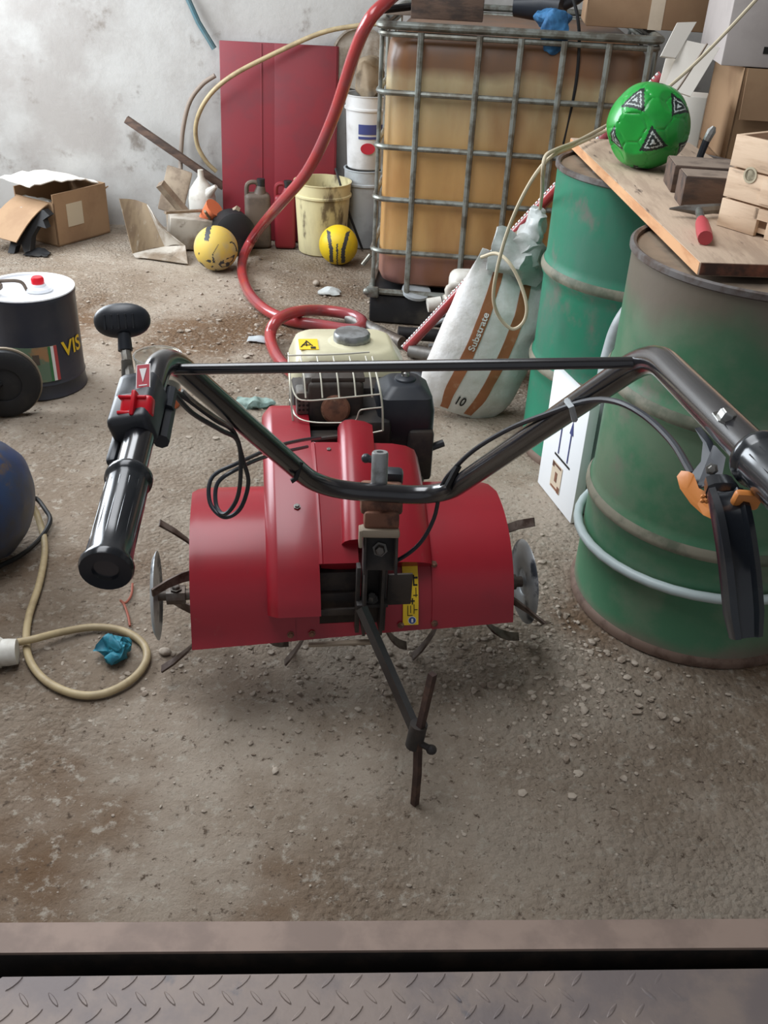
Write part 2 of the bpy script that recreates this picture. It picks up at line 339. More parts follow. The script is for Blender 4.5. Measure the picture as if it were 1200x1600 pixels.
ROOTLOC = {}
def mesh(name, geos, mats):
    me = bpy.data.meshes.new(name); vs, fs, mi = [], [], []
    if isinstance(geos, tuple): geos = [geos]
    for g in geos:
        o = len(vs); vs += [tuple(p) for p in g[0]]; fs += [[i+o for i in f] for f in g[1]]
        k = g[2] if len(g) > 2 else 0
        mi += k if isinstance(k, list) else [k]*len(g[1])
    me.from_pydata(vs, [], fs)
    for m in (mats if isinstance(mats, list) else [mats]): me.materials.append(MT[m] if isinstance(m, str) else m)
    me.polygons.foreach_set('material_index', mi)
    bm = bmesh.new(); bm.from_mesh(me); bmesh.ops.recalc_face_normals(bm, faces=bm.faces[:]); bm.to_mesh(me); bm.free()
    me.shade_smooth(); me.set_sharp_from_angle(angle=math.radians(38)); me.update()
    return me
def part(name, geos, mats, parent, label=None):
    me = mesh(name, geos, mats); L = ROOTLOC[parent.name]; me.transform(Matrix.Translation(-L))
    o = bpy.data.objects.new(name, me); COL.objects.link(o); o.parent = parent; ROOTLOC[o.name] = L
    if label: o['label'] = label
    return o
def thing(name, label, cat, loc, group=None):
    o = bpy.data.objects.new(name, None); COL.objects.link(o); o.location = loc; o.empty_display_size = .05
    o['label'] = label; o['category'] = cat
    if group: o['group'] = group
    ROOTLOC[o.name] = V(loc); return o
def solo(name, geos, mats, label=None, cat=None, group=None, kind=None):
    me = mesh(name, geos, mats); xs = [v.co for v in me.vertices]
    L = V((sum(p.x for p in xs)/len(xs), sum(p.y for p in xs)/len(xs), min(p.z for p in xs)))
    if kind != 'structure': me.transform(Matrix.Translation(-L))
    o = bpy.data.objects.new(name, me); COL.objects.link(o)
    if kind != 'structure': o.location = L
    ROOTLOC[o.name] = o.location.copy()
    if label: o['label'] = label
    if cat: o['category'] = cat
    if group: o['group'] = group
    if kind: o['kind'] = kind
    return o

# ================================================================== SETTING
XL, XR, YB, YF, ZC = -2.75, 3.2, 5.10, -1.2, 3.15
PU = V((.998, .063, 0)).normalized(); PV = V((-PU.y, PU.x, 0)); PO = V((.037, .918, 0))
edge = lambda x: .996+.063*(x-.037)
def ndisp(x, y):
    a = noise.noise(V((x*2.2, y*2.2, 0)))*.004+noise.noise(V((x*9, y*9, 3)))*.0022+noise.noise(V((x*30, y*30, 7)))*.0012
    return min(0.0, a-.002)
vs, fs = [], []
nx, ny = 260, 210
for i in range(nx+1):
    for j in range(ny+1):
        x = XL+(XR-XL)*i/nx; e = edge(x); t = (j/ny)**1.35; y = e+(YB-e)*t
        vs.append((x, y, ndisp(x, y)))
for i in range(nx):
    for j in range(ny):
        a = i*(ny+1)+j; fs.append([a, a+ny+1, a+ny+2, a+1])
side = [box(((XL-.66)/2, .1, -.01), (-.66-XL, 1.75, .02)), box(((XR+1.35)/2, .1, -.01), (XR-1.35, 1.9, .02))]
solo('floor', [(vs, fs)]+side, 'floor', kind='structure')
# floor pit under the steel cover
def pbox(u0, u1, v0, v1, z0, z1, bev=0):
    c = PO+PU*((u0+u1)/2)+PV*((v0+v1)/2); return box((c.x, c.y, (z0+z1)/2), (u1-u0, v1-v0, z1-z0), math.atan2(PU.y, PU.x), bev)
solo('trim_1', [pbox(-.75, 1.5, .030, .084, -.004, .002)], 'strip', kind='structure')
solo('trim_2', [pbox(-.75, 1.5, -1.5, .030, -.16, -.12), pbox(-.75, 1.5, .034, .06, -.14, -.004), pbox(-.75, -.72, -1.5, .03, -.14, -.01)], 'dark', kind='structure')
solo('wall_back', [box(((XL+XR)/2, YB+.1, ZC/2-.1), (XR-XL+.4, .2, ZC+.2))], 'plaster', kind='structure')
y0, y1, z0, z1 = 2.65, 4.98, .85, 2.65  # assumed window opening in the left wall, out of view
solo('wall_left', [box((XL-.1, (YF+y0)/2, ZC/2), (.2, y0-YF, ZC)), box((XL-.1, (y1+YB)/2, ZC/2), (.2, YB-y1, ZC)),
                   box((XL-.1, (y0+y1)/2, z0/2), (.2, y1-y0, z0)), box((XL-.1, (y0+y1)/2, (z1+ZC)/2), (.2, y1-y0, ZC-z1))], 'plaster', kind='structure')
solo('wall_right', [box((XR+.1, (YF+YB)/2, ZC/2), (.2, YB-YF, ZC))], 'plaster', kind='structure')
ox0, ox1, oy0, oy1 = -1.6, -.2, .75, 3.45   # assumed skylight opening, cut in the ceiling for the overhead light
solo('ceiling', [box(((XL-.2+ox0)/2, (YF+YB)/2, ZC+.1), (ox0-XL+.2, YB-YF+.4, .2)), box(((ox1+XR+.2)/2, (YF+YB)/2, ZC+.1), (XR+.2-ox1, YB-YF+.4, .2)),
                 box(((ox0+ox1)/2, (YF-.2+oy0)/2, ZC+.1), (ox1-ox0, oy0-YF+.2, .2)), box(((ox0+ox1)/2, (oy1+YB+.2)/2, ZC+.1), (ox1-ox0, YB+.2-oy1, .2))], 'ceil', kind='structure')

# steel checker plate over the pit
t = thing('pit_cover', 'worn steel checker plate covering the floor pit at the bottom of the photo', 'steel plate', tuple(PO+V((0, 0, -.12))))
def platepoly():
    a = PO+PU*(-.615)+PV*(-.02)
    return [(-.60, -.006), (-.615, -.02), (-.66, -.12), (-.66, -1.0), (1.4, -1.0), (1.4, -.000)]
MP = Matrix((PU, PV, V((0, 0, 1)))).transposed().to_4x4(); MP.translation = PO
pl = part('plate', [prism(platepoly(), .012, MP @ Matrix.Translation((0, 0, -.018))), prism([(-.5, -.9), (1.3, -.9), (1.3, -.86), (-.5, -.86)], .1, MP @ Matrix.Translation((0, 0, -.12))), prism([(-.5, -.06), (1.3, -.06), (1.3, -.10), (-.5, -.10)], .102, MP @ Matrix.Translation((0, 0, -.12)))], 'plate', t)
loz = []
def lozenge(u, v, ang, worn):
    L, Wd, H = .0165, .0042, .0022*worn
    ring = [(L*math.cos(a), Wd*math.sin(a)*(abs(math.cos(a))*-.25+1)) for a in [2*PI*k/10 for k in range(10)]]
    c, s = math.cos(ang), math.sin(ang); vv = []
    for (k, hh) in ((1.0, 0), (.62, H)):
        for (a, b) in ring: a2, b2 = a*(k if hh == 0 else .8), b*k; vv.append(V((u+a2*c-b2*s, v+a2*s+b2*c, -.0062+hh)))
    ff = [[i, (i+1) % 10, 10+(i+1) % 10, 10+i] for i in range(10)]+[list(range(10, 20))]
    return [MP @ p for p in vv], ff
for i in range(-14, 30):
    for j in range(0, 16):
        u = i*.0445+(.022 if j % 2 else 0); v = -.018-j*.0262
        worn = 1.0 if u < .28 else max(0.0, 1-(u-.28)/.22)
        if worn <= .02 or random.random() < .06 or u < -.58: continue
        loz.append(lozenge(u, v, .85 if j % 2 == 0 else -.85, worn*random.uniform(.6, 1)))
part('tread_pattern', loz, 'plate', t)

# rubble and grit on the concrete: too many to count
st = []
def stones(n, cx, cy, sx, sy, smin, smax):
    for k in range(n):
        x, y = random.gauss(cx, sx), random.gauss(cy, sy)
        if y < edge(x)+.03 or y > 5.0 or x < XL+.1: continue
        if math.hypot(x-.784, y-1.993) < .32 or math.hypot(x-.725, y-2.80) < .32: continue
        r = random.uniform(smin, smax)*(.5+random.random())
        g = ico((x, y, r*.2-.002), r, 1, (random.uniform(.7, 1.3), random.uniform(.7, 1.3), .6)); st.append(crumple(g, r*.45, 40, random.random()*50))
stones(420, .42, 1.72, .12, .2, .003, .008); stones(500, .0, 1.62, .35, .1, .002, .006); stones(500, -.55, 3.6, .4, .5, .003, .009)
stones(160, .3, 1.4, .3, .15, .0015, .004); stones(450, -.3, 1.2, .6, .3, .001, .003)
solo('grit', st, 'stone', 'loose pale grit and concrete crumbs scattered over the floor', 'rubble', kind='stuff')

# ================================================================== TILLER
TB = V((-.08, 1.706, 0)); TY = .15
TU = V((math.cos(TY), math.sin(TY), 0)); TW = V((-math.sin(TY), math.cos(TY), 0))
def T(s, w, z): return TB+TU*s+TW*w+V((0, 0, z))
MTL = Matrix((TU, TW, V((0, 0, 1)))).transposed().to_4x4(); MTL.translation = TB
RZ = TY
def tbox(s, w, z, ds, dw, dz, bev=0.0, seg=2, rx=0.0, rs=0.0):
    g = box((0, 0, 0), (ds, dw, dz), None, bev, seg)
    return xf(g, MTL @ Matrix.Translation((s, w, z)) @ Matrix.Rotation(rx, 4, 'X') @ Matrix.Rotation(rs, 4, 'Z'))
tl = thing('rotary_tiller', 'red walk-behind rotary tiller with black handlebar and cream fuel tank in the middle', 'tiller', tuple(TB))

# --- fender sheets
FP = [(-.205, .168), (-.190, .183), (-.178, .215), (-.160, .265), (-.130, .310), (-.085, .347), (-.03, .369), (.03, .376), (.09, .372), (.135, .356)]
FPc = path([V((a, b, 0)) for a, b in FP], 5)
_ln = [0.0]
for a, b in zip(FPc[:-1], FPc[1:]): _ln.append(_ln[-1]+(b-a).length)
FLEN = _ln[-1]
def fprof(d):
    d = max(0, min(FLEN-1e-6, d))
    for i in range(len(FPc)-1):
        if _ln[i+1] >= d: k = (d-_ln[i])/(_ln[i+1]-_ln[i]); p = FPc[i].lerp(FPc[i+1], k); tg = (FPc[i+1]-FPc[i]).normalized(); return p, V((-tg.y, tg.x, 0))
    return FPc[-1], V((0, 1, 0))
def fend(s, d, off=0.0):
    p, n = fprof(d); p = p+n*off; return T(s, p.x, p.y)
def wing(s0, s1, off, rl=0, rr=0, dmax=None, dlow=None):
    D = dmax or FLEN
    def fn(u, v):
        s = s0+(s1-s0)*u; dm = D
        d0 = .012+.03*(s+.32)/.66 if dlow is None else dlow
        if rl and s < s0+rl: q = (s0+rl-s)/rl; dm -= rl*(1-math.sqrt(max(0, 1-q*q)))
        if rr and s > s1-rr: q = (s-(s1-rr))/rr; dm -= rr*(1-math.sqrt(max(0, 1-q*q)))
        return fend(s, d0+(dm-d0)*v, off)
    return sheet(fn, 18, 30, .0025)
left_f = part('fender', [wing(-.322, -.115, .002, rl=.05)], 'red', tl)
cent_f = part('fender', [wing(-.13, -.066, -.001), wing(-.066, .012, -.001, dmax=.055), wing(.012, .175, -.001)], 'red', tl)
right_f = part('fender', [wing(.165, .336, .003, rr=.085)], 'red', tl)
def bolt(p, n, r=.006, h=.005, name='bolt', m='dull', par=None):
    return part(name, [lathe([(0, 0), (r*1.5, 0), (r*1.5, .0012), (r, .0014), (r, h*.8), (r*.8, h), (0, h)], 6, frame(p, n))], m, par)
for s, d in ((-.125, .036), (-.082, .036), (.10, .046), (.170, .047), (.170, .17)):
    p0 = fend(s, d, .003); nn = (fend(s, d, .02)-p0); bolt(p0, nn, .005, .005, 'bolt', 'rust', tl)
# yellow warning sticker on the fender with pictograms
def dec(s0, s1, d0, d1, off, n=6):
    return sheet(lambda u, v: fend(s0+(s1-s0)*u, d0+(d1-d0)*v, off), 3, n, .0006)
ds = part('warning_sticker', [dec(.104, .136, .046, .168, .004)], 'yellow', tl, 'yellow pictogram sticker')
mk = []
mk += [dec(.113, .117, .13, .148, .0046), dec(.111, .121, .137, .141, .0046), dec(.125, .128, .128, .15, .0046), dec(.128, .134, .128, .131, .0046), dec(.126, .135, .142, .146, .0046)]
mk += [dec(.112, .1135, .105, .125, .0046), dec(.112, .122, .122, .1235, .0046), dec(.125, .134, .108, .1095, .0046), dec(.13, .1315, .105, .124, .0046), dec(.118, .128, .096, .0985, .0046), dec(.122, .1245, .09, .103, .0046)]
mk += [dec(.113, .1145, .066, .088, .0046), dec(.113, .124, .066, .0675, .0046), dec(.119, .1205, .072, .088, .0046), dec(.126, .1275, .07, .09, .0046), dec(.1275, .134, .078, .0795, .0046)]
part('pictogram', mk, 'ink', ds)
def fdisc(s, d, r, off): return sheet(lambda u, v: fend(s+r*u*math.cos(2*PI*v), d+r*u*math.sin(2*PI*v), off), 3, 20, .0006)
part('pictogram', [fdisc(.123, .056, .0085, .0047)], 'white', ds); part('pictogram', [fdisc(.123, .056, .0072, .0052), ], 'blueink', ds); part('pictogram', [dec(.121, .125, .052, .06, .0062)], 'white', ds)

# --- belt guard and gearbox covers (red hood)
HP = [(.36, .36), (.352, .42), (.325, .462), (.27, .480), (.19, .478), (.10, .462), (.0, .432), (-.09, .392), (-.155, .345), (-.198, .295), (-.214, .262)]
HPc = path([V((a, b, 0)) for a, b in HP], 4)
def hood(secs, i0, i1, add=0.0, taper=None):
    P = HPc[i0:i1+1]; vs, fs = [], []; k = len(secs)
    for i, p in enumerate(P):
        tg = (P[min(i+1, len(P)-1)]-P[max(i-1, 0)]).normalized(); n = V((tg.y, -tg.x, 0))
        if n.y < 0 and n.x > 0: n = -n
        for s, off in secs:
            ss = s if taper is None else taper(s, i/(len(P)-1))
            q = p+n*(off+add); vs.append(T(ss, q.x, q.y))
    for i in range(len(P)-1):
        for j in range(k): fs.append([i*k+j, i*k+(j+1) % k, (i+1)*k+(j+1) % k, (i+1)*k+j])
    fs.append(list(range(k))); fs.append([(len(P)-1)*k+j for j in range(k)])
    return vs, fs
NH = len(HPc)-1
bg1 = part('belt_guard', [hood([(-.170, -.10), (-.170, -.026), (-.166, -.018), (-.152, -.002), (-.146, 0), (-.066, 0), (-.066, -.10)], 0, NH)], 'red', tl)
part('cover_panel', [hood([(-.062, -.03), (-.062, .002), (-.058, .005), (.012, .003), (.012, -.06)], 19, 32)], 'red', tl)
part('cover_seam', [hood([(-.067, -.01), (-.067, .004), (-.0625, .006), (-.060, .006), (-.060, -.01)], 19, 32)], 'red', tl)
part('cover_rib', [hood([(.000, -.07), (.002, .008), (.007, .020), (.017, .028), (.032, .030), (.060, .024), (.078, .014), (.086, -.07)], 17, 30, 0, lambda s, t: s-.008-.014*t)], 'red', tl)
part('cover_panel', [hood([(.058, -.05), (.058, 0), (.11, -.003), (.14, -.010), (.160, -.022), (.170, -.045), (.170, -.09)], 19, 32)], 'red', tl)
for (s, i) in ((-.03, 20), (-.105, 26)):
    p = HPc[i]; bolt(T(s, p.x, p.y+.002), (TW*-.3+V((0, 0, 1))), .005, .005, 'bolt', 'dull', tl)
# --- dark opening behind the guard and steel column
part('gearbox_housing', [tbox(-.02, .06, .30, .11, .28, .20, .01), tbox(-.03, -.06, .27, .09, .05, .14, .008), tbox(-.03, -.10, .24, .10, .09, .05, .004), tbox(-.03, -.125, .235, .088, .02, .15, .002)], 'dark', tl)
colT = atd(592, 845, 1.665); colB = atd(565, 955, 1.80)
part('rear_plate', [tbox(-.03, -.170, .238, .085, .006, .016, .001), tbox(.008, -.190, .285, .008, .02, .16, .001), tbox(.062, -.187, .285, .006, .02, .16, .001)], 'dark', tl)
part('support_bracket', [tbox(.092, -.185, .30, .05, .006, .075, .002, rs=.0), tbox(.035, -.20, .282, .062, .03, .008, .001)], 'dark', tl)
part('hitch_column', [tbox(.018, -.205, .33, .006, .05, .22, .001), tbox(.052, -.205, .33, .006, .05, .22, .001), tbox(.035, -.185, .33, .035, .006, .22, .001)], 'dark', tl)
bolt(T(.035, -.200, .288), V((0, -.3, 1)), .009, .014, 'bolt', 'dull', tl)
part('bottom_rail', [tbox(-.025, -.195, .176, .13, .012, .007, .002)], 'rimtan', tl)
# --- handlebar clamp
c0 = atd(596, 790, 1.63)
RH = Matrix.Rotation(TY*.4, 4, 'Z')
def cb(dx, dy, dz, sx, sy, sz, bev=.003, rx=0):
    return xf(box((0, 0, 0), (sx, sy, sz), None, bev), Matrix.Translation(c0) @ RH @ Matrix.Rotation(-.35, 4, 'X') @ Matrix.Translation((dx, dy, dz)) @ Matrix.Rotation(rx, 4, 'X'))
part('handlebar_clamp', [cb(0, .012, .012, .072, .05, .052, .006), cb(0, .0, -.022, .06, .05, .03, .006)], 'rust', tl)
part('clamp_saddle', [cb(-.002, -.012, -.042, .066, .05, .014, .004), cb(-.035, -.012, -.052, .006, .05, .03, .002)], 'rimtan', tl)
part('clamp_bracket', [cb(-.027, .0, -.08, .005, .05, .075, .002), cb(.027, .0, -.08, .005, .05, .075, .002), cb(0, .012, -.085, .054, .006, .065, .002)], 'dark', tl)
bolt((Matrix.Translation(c0) @ RH @ Matrix.Rotation(-.35, 4, 'X')) @ V((0, .004, -.078)), V((0, -1, .35)), .009, .014, 'bolt', 'dull', tl)
part('clamp_post', [tube([T(.035, -.21, .40), c0+V((0, .03, -.09)), c0+V((0, .03, -.03))], .016, 10)], 'dark', tl)
pb, pt = atd(592, 768, 1.60), atd(594, 706, 1.575)
part('clamp_nut', [lathe([(0, 0), (.0140, 0), (.0140, (pt-pb).length*.96), (.0125, (pt-pb).length), (.006, (pt-pb).length), (.006, (pt-pb).length-.006), (0, (pt-pb).length-.006)], 20, frame(pb, pt-pb))], 'capgrey', tl)
part('clamp_lever', [tube([atd(572, 716, 1.60), atd(590, 720, 1.60), atd(600, 735, 1.62)], [.007, .006, .006], 8), ico(atd(572, 716, 1.60), .0085, 2), xf(box((0, 0, 0), (.04, .03, .03), None, .008), Matrix.Translation(atd(612, 745, 1.66)))], 'blackp', tl)
# --- drag arm and stake
ja = atd(565, 950, 1.80); jb = atd(650, 1143, 1.757)
part('drag_arm', [tube([ja, jb], .0115, 4, up=(1, 0, 0))], 'black', tl)
sb = atz(648, 1256, 0.0); smid = jb+V((.004, -.012, 0)); stp = atd(676, 1053, 1.675)
stk = part('drag_stake', [tube([sb, V((sb.x, sb.y+.003, .08)), smid, stp], .0085, 4, up=(0, 1, 0))], 'stake', tl)
part('stake_collar', [tube([jb+V((-.002, -.006, -.03)), jb+V((.004, -.006, .025))], .0165, 12), tube([jb+V((.0, -.012, -.012)), jb+V((.028, -.016, -.026))], .006, 8), ico(jb+V((.030, -.017, -.027)), .0105, 2, (1, 1, .9))], 'dark', tl)
# --- tine rotor
part('axle', [tube([T(-.405, 0, .17), T(.405, 0, .17)], .0125, 12), tube([T(-.385, 0, .17), T(-.345, 0, .17)], .021, 8), tube([T(.365, 0, .17), T(.39, 0, .17)], .018, 12)]+[tube([T(s, 0, .17), T(s+.008, 0, .17)], .045, 10) for s in (-.30, -.19, -.08, .08, .20, .31)], 'dull', tl)
for s, tilt in ((-.409, .0), (.405, .06)):
    M = frame(T(s, 0, .17), TU+TW*tilt)
    part('side_disc', [lathe([(0, .004), (.03, .004), (.035, .0), (.085, -.002), (.096, .004), (.097, .006), (.085, .001), (.035, .0035), (0, .008)], 40, M)], 'disc', tl)
bolt(T(-.364, -.004, .19), V((0, 0, 1)), .009, .008, 'bolt', 'dull', tl)
def tine(s, ang, side):
    c, sn = math.cos(ang), math.sin(ang); pts = []
    for k in range(9):
        q = k/8; rr = .03+.128*q; lag = .55*q*q; bend = side*(.10 if abs(s) > .29 else .06)*max(0, (q-.35)/.65)**1.6
        a = ang+lag; pts.append((s+bend, rr*math.cos(a), rr*math.sin(a)))
    vs, fs = [], []
    for k, (a, b, cc) in enumerate(pts):
        wd = .013*(1-.25*(k/8)); p = V((a, b, cc)); nx_ = pts[min(k+1, 8)]; pv = pts[max(k-1, 0)]
        tg = (V(nx_)-V(pv)).normalized(); bn = V((1, 0, 0)); bn = (bn-tg*bn.dot(tg)).normalized(); nm = tg.cross(bn)
        for (x, y) in ((-1, -1), (1, -1), (1, 1), (-1, 1)):
            q = p+nm*(wd*x)+bn*(.0022*y) if k < 6 else p+nm*(wd*x)+bn*(.0022*y); vs.append(T(q.x, q.y, q.z+.17))
    for k in range(8):
        for j in range(4): fs.append([k*4+j, k*4+(j+1) % 4, (k+1)*4+(j+1) % 4, (k+1)*4+j])
    fs.append([0, 1, 2, 3]); fs.append([32, 33, 34, 35]); return vs, fs
for s, a0, side in ((-.298, .35, -1), (-.185, 1.1, 1), (-.075, .2, -1), (.085, .9, 1), (.205, .3, -1), (.315, 1.0, 1)):
    for q in range(4): part('tine', [tine(s, a0+q*PI/2, side)], 'tine', tl)
# --- engine
part('engine_block', [tbox(.06, .36, .42, .26, .20, .14, .012), tbox(.02, .42, .43, .24, .2, .16, .02), tbox(.06, .25, .44, .12, .10, .08, .015)], 'dark', tl)
def tanksec(z, s0, s1, w0, w1, r, n=5):
    out = []
    for (cx, cy, a0) in ((s1-r, w1-r, 0), (s0+r, w1-r, PI/2), (s0+r, w0+r, PI), (s1-r, w0+r, 1.5*PI)):
        for k in range(n+1): a = a0+PI/2*k/n; out.append(T(cx+r*math.cos(a), cy+r*math.sin(a), z))
    return out
def loft(secs):
    vs, fs = [], []; k = len(secs[0])
    for s in secs: vs += s
    for i in range(len(secs)-1):
        for j in range(k): fs.append([i*k+j, i*k+(j+1) % k, (i+1)*k+(j+1) % k, (i+1)*k+j])
    fs.append(list(range(k))[::-1]); fs.append([(len(secs)-1)*k+j for j in range(k)]); return vs, fs
TS0, TS1, TW0, TW1 = -.100, .172, .375, .585
ft = part('fuel_tank', [loft([tanksec(.455, TS0+.02, TS1+.01, TW0-.0, TW1, .03), tanksec(.468, TS0-.002, TS1+.018, TW0-.005, TW1, .035), tanksec(.49, TS0, TS1+.015, TW0-.003, TW1, .035), tanksec(.508, TS0+.002, TS1+.01, TW0, TW1, .035),
         tanksec(.540, TS0+.012, TS1-.012, TW0+.012, TW1-.012, .04), tanksec(.556, TS0+.018, TS1-.022, TW0+.022, TW1-.022, .04), tanksec(.562, TS0+.026, TS1-.032, TW0+.032, TW1-.03, .04)])], 'cream', tl)
part('fuel_neck', [lathe([(.058, 0), (.056, .006), (.046, .010), (0, .010)], 32, MTL @ Matrix.Translation((.05, .475, .556)))], 'cream', ft)
sc = [(0, 0), (.043, 0), (.045, .004), (.045, .018), (.041, .0235), (.02, .025), (0, .025)]
cg = lathe(sc, 48, MTL @ Matrix.Translation((.052, .475, .562)))
cc_ = T(.052, .475, .56)
cv = []
for p in cg[0]:
    d = V((p.x-cc_.x, p.y-cc_.y, 0)); a = math.atan2(d.y, d.x); k = 1-.06*max(0, math.cos(a*6))**6 if d.length > .03 else 1; cv.append(V((cc_.x+d.x*k, cc_.y+d.y*k, p.z)))
part('fuel_cap', [(cv, cg[1])], 'capgrey', ft, 'grey metal fuel cap with scalloped edge')
sk = part('tank_sticker', [tbox(-.054, .452, .5632, .046, .066, .0016, rs=.0)], 'yellow', ft, 'yellow sticker with black print')
part('sticker_print', [tbox(-.066+.007*k, .448+.004*k, .5645, .003, .035-.008*(k % 2), .0012, rs=.4*(k % 3-1)) for k in range(3)]+[tbox(-.044, .428, .5645, .012, .012, .0012), tbox(-.060, .445, .5645, .020, .003, .0012)], 'ink', sk)
part('tank_bracket', [tbox(.09, .355, .445, .11, .015, .07, .004)], 'cream', tl)
# air filter box
AS0, AS1, AW0, AW1 = .090, .220, .215, .350; AZ = .04
af = part('air_filter', [loft([tanksec(0.409, AS0+.012, AS1-.002, AW0+.01, AW1, .018), tanksec(0.434, AS0, AS1, AW0, AW1, .018), tanksec(0.492, AS0, AS1, AW0, AW1, .018), tanksec(0.522, AS0+.006, AS1-.006, AW0+.006, AW1-.006, .018), tanksec(0.540, AS0+.028, AS1-.026, AW0+.03, AW1-.02, .018), tanksec(0.543, AS0+.034, AS1-.032, AW0+.036, AW1-.026, .016)])], 'blackp', tl)
part('filter_boss', [lathe([(0, 0), (.026, 0), (.024, .006), (.017, .010), (0, .010)], 24, MTL @ Matrix.Translation((.158, .29, .541)))], 'blackp', af)
part('wing_nut', [lathe([(0, 0), (.009, 0), (.008, .008), (.004, .010), (.004, .02), (0, .02)], 12, MTL @ Matrix.Translation((.158, .29, .551))), tbox(.151, .29, .562, .006, .003, .014, .001), tbox(.165, .29, .562, .006, .003, .014, .001)], 'steel', af)
part('carburettor', [tbox(.19, .24, .385, .06, .07, .13, .01), tbox(.15, .26, .42, .12, .08, .05, .008), ico(T(.19, .205, .325), .012, 2)], 'dark', tl)
part('fuel_tap', [tube([T(.215, .23, .395), T(.248, .235, .405)], .009, 8)], 'blackp', tl)
# muffler, rusty outlet and wire guard
mf = part('muffler', [tbox(-.005, 0.275, 0.505, .125, .085, .11, .012, 3), tbox(.0, 0.290, 0.563, .12, .10, .012, .003)], 'dark', tl)
oc = T(-.006, 0.225, 0.497)
part('exhaust_outlet', [lathe([(0, .0), (.033, .0), (.033, .012), (.028, .018), (.0, .021)], 28, frame(oc+TW*.012, -TW+V((0, 0, .25))))], 'rust', mf, 'rusty round exhaust outlet')
part('cylinder_cover', [tbox(-.005, 0.335, 0.512, .10, .06, .035, .01), tbox(.02, 0.300, 0.528, .035, .02, .018, .003), tbox(-.06, 0.270, 0.550, .035, .05, .04, .01)], 'dull', tl)
def wirep(pts, r=.0019, sub=0): return tube(path(pts, 6) if sub else [V(p) for p in pts], r, 6)
part('heat_shield', [tbox(-.078, .262, .508, .030, .05, .055, .006)]+[], 'dull', mf, 'grey perforated heat shield')
part('shield_holes', [lathe([(0, 0), (.003, 0), (.003, .001), (0, .001)], 8, frame(T(-.086+.009*(k % 3), .2365, .494+.011*(k//3)), -TW)) for k in range(9)], 'ink', mf)
GX = [-.082+.0365*k for k in range(5)]
wires = []
for s in GX: wires.append(wirep([T(s+.002, 0.300, 0.595), T(s+.006, 0.235, 0.575), T(s+.008, 0.200, 0.540)], .0019, 1))
for s in (-.098, -.096): pass
wires.append(wirep([T(-.105, 0.370, 0.575), T(-.105, 0.270, 0.560), T(-.095, 0.215, 0.538), T(-.07, 0.200, 0.534), T(0, 0.198, 0.540), T(.088, 0.200, 0.547)], .0019, 1))
wires.append(wirep([T(-.107, 0.320, 0.590), T(-.095, 0.308, 0.595), T(0, 0.305, 0.598), T(.076, 0.312, 0.600)], .0019, 1))
wires.append(wirep([T(-.105, 0.290, 0.495), T(-.095, 0.215, 0.490), T(-.06, 0.195, 0.484), T(.01, 0.188, 0.485), T(.035, 0.188, 0.490), T(.043, 0.188, 0.512), T(.055, 0.188, 0.517), T(.094, 0.190, 0.520)], .0019, 1))
wires.append(wirep([T(-.105, 0.290, 0.580), T(-.106, 0.230, 0.540), T(-.100, 0.210, 0.460), T(-.095, 0.205, 0.435)], .0024, 1))
wires.append(wirep([T(.08, 0.290, 0.598), T(.088, 0.210, 0.560), T(.094, 0.190, 0.520), T(.097, 0.185, 0.465)], .0024, 1))
wires.append(wirep([T(-.095, 0.205, 0.435), T(-.06, 0.190, 0.438), T(.015, 0.182, 0.450), T(.097, 0.185, 0.465)], .0019, 1))
wires.append(wirep([T(.015, 0.188, 0.486), T(.017, 0.182, 0.450)]))
part('muffler_guard', wires, 'zinc', tl, 'pale wire cage over the muffler')
part('throttle_rod', [tube(path([T(.06, .18, .455), T(.0, .165, .462), T(-.06, .15, .462), T(-.15, .11, .462)], 5), .006, 8)], 'dark', tl)
part('engine_foot', [tbox(-.04, .19, .43, .09, .05, .05, .004)], 'dark', tl)
part('recoil_starter', [lathe([(0, 0), (.09, 0), (.095, .02), (.08, .05), (0, .05)], 28, frame(T(.06, .49, .40), TW))], 'dark', tl)
# --- handlebar tubes
gl0 = atd(166, 888, .85); bl = atd(252, 548, 1.125); ml = atd(500, 764, 1.565); mr = atd(690, 776, 1.60); br = atd(1020, 550, 1.03); gr0 = atd(1268, 798, .655)
HR = .0158
hb = part('handlebar', [tube(fillet([gl0, bl, ml, mr, br, gr0-(br-gr0).normalized()*.033], [.055, .07, .07, .055], 8), HR, 16)], 'black', tl)
gax = (bl-gl0).normalized(); rax = (br-gr0).normalized()
part('crossbar', [tube([atd(268, 577, 1.135), atd(1022, 566, 1.035)], .0066, 12)], 'black', tl)
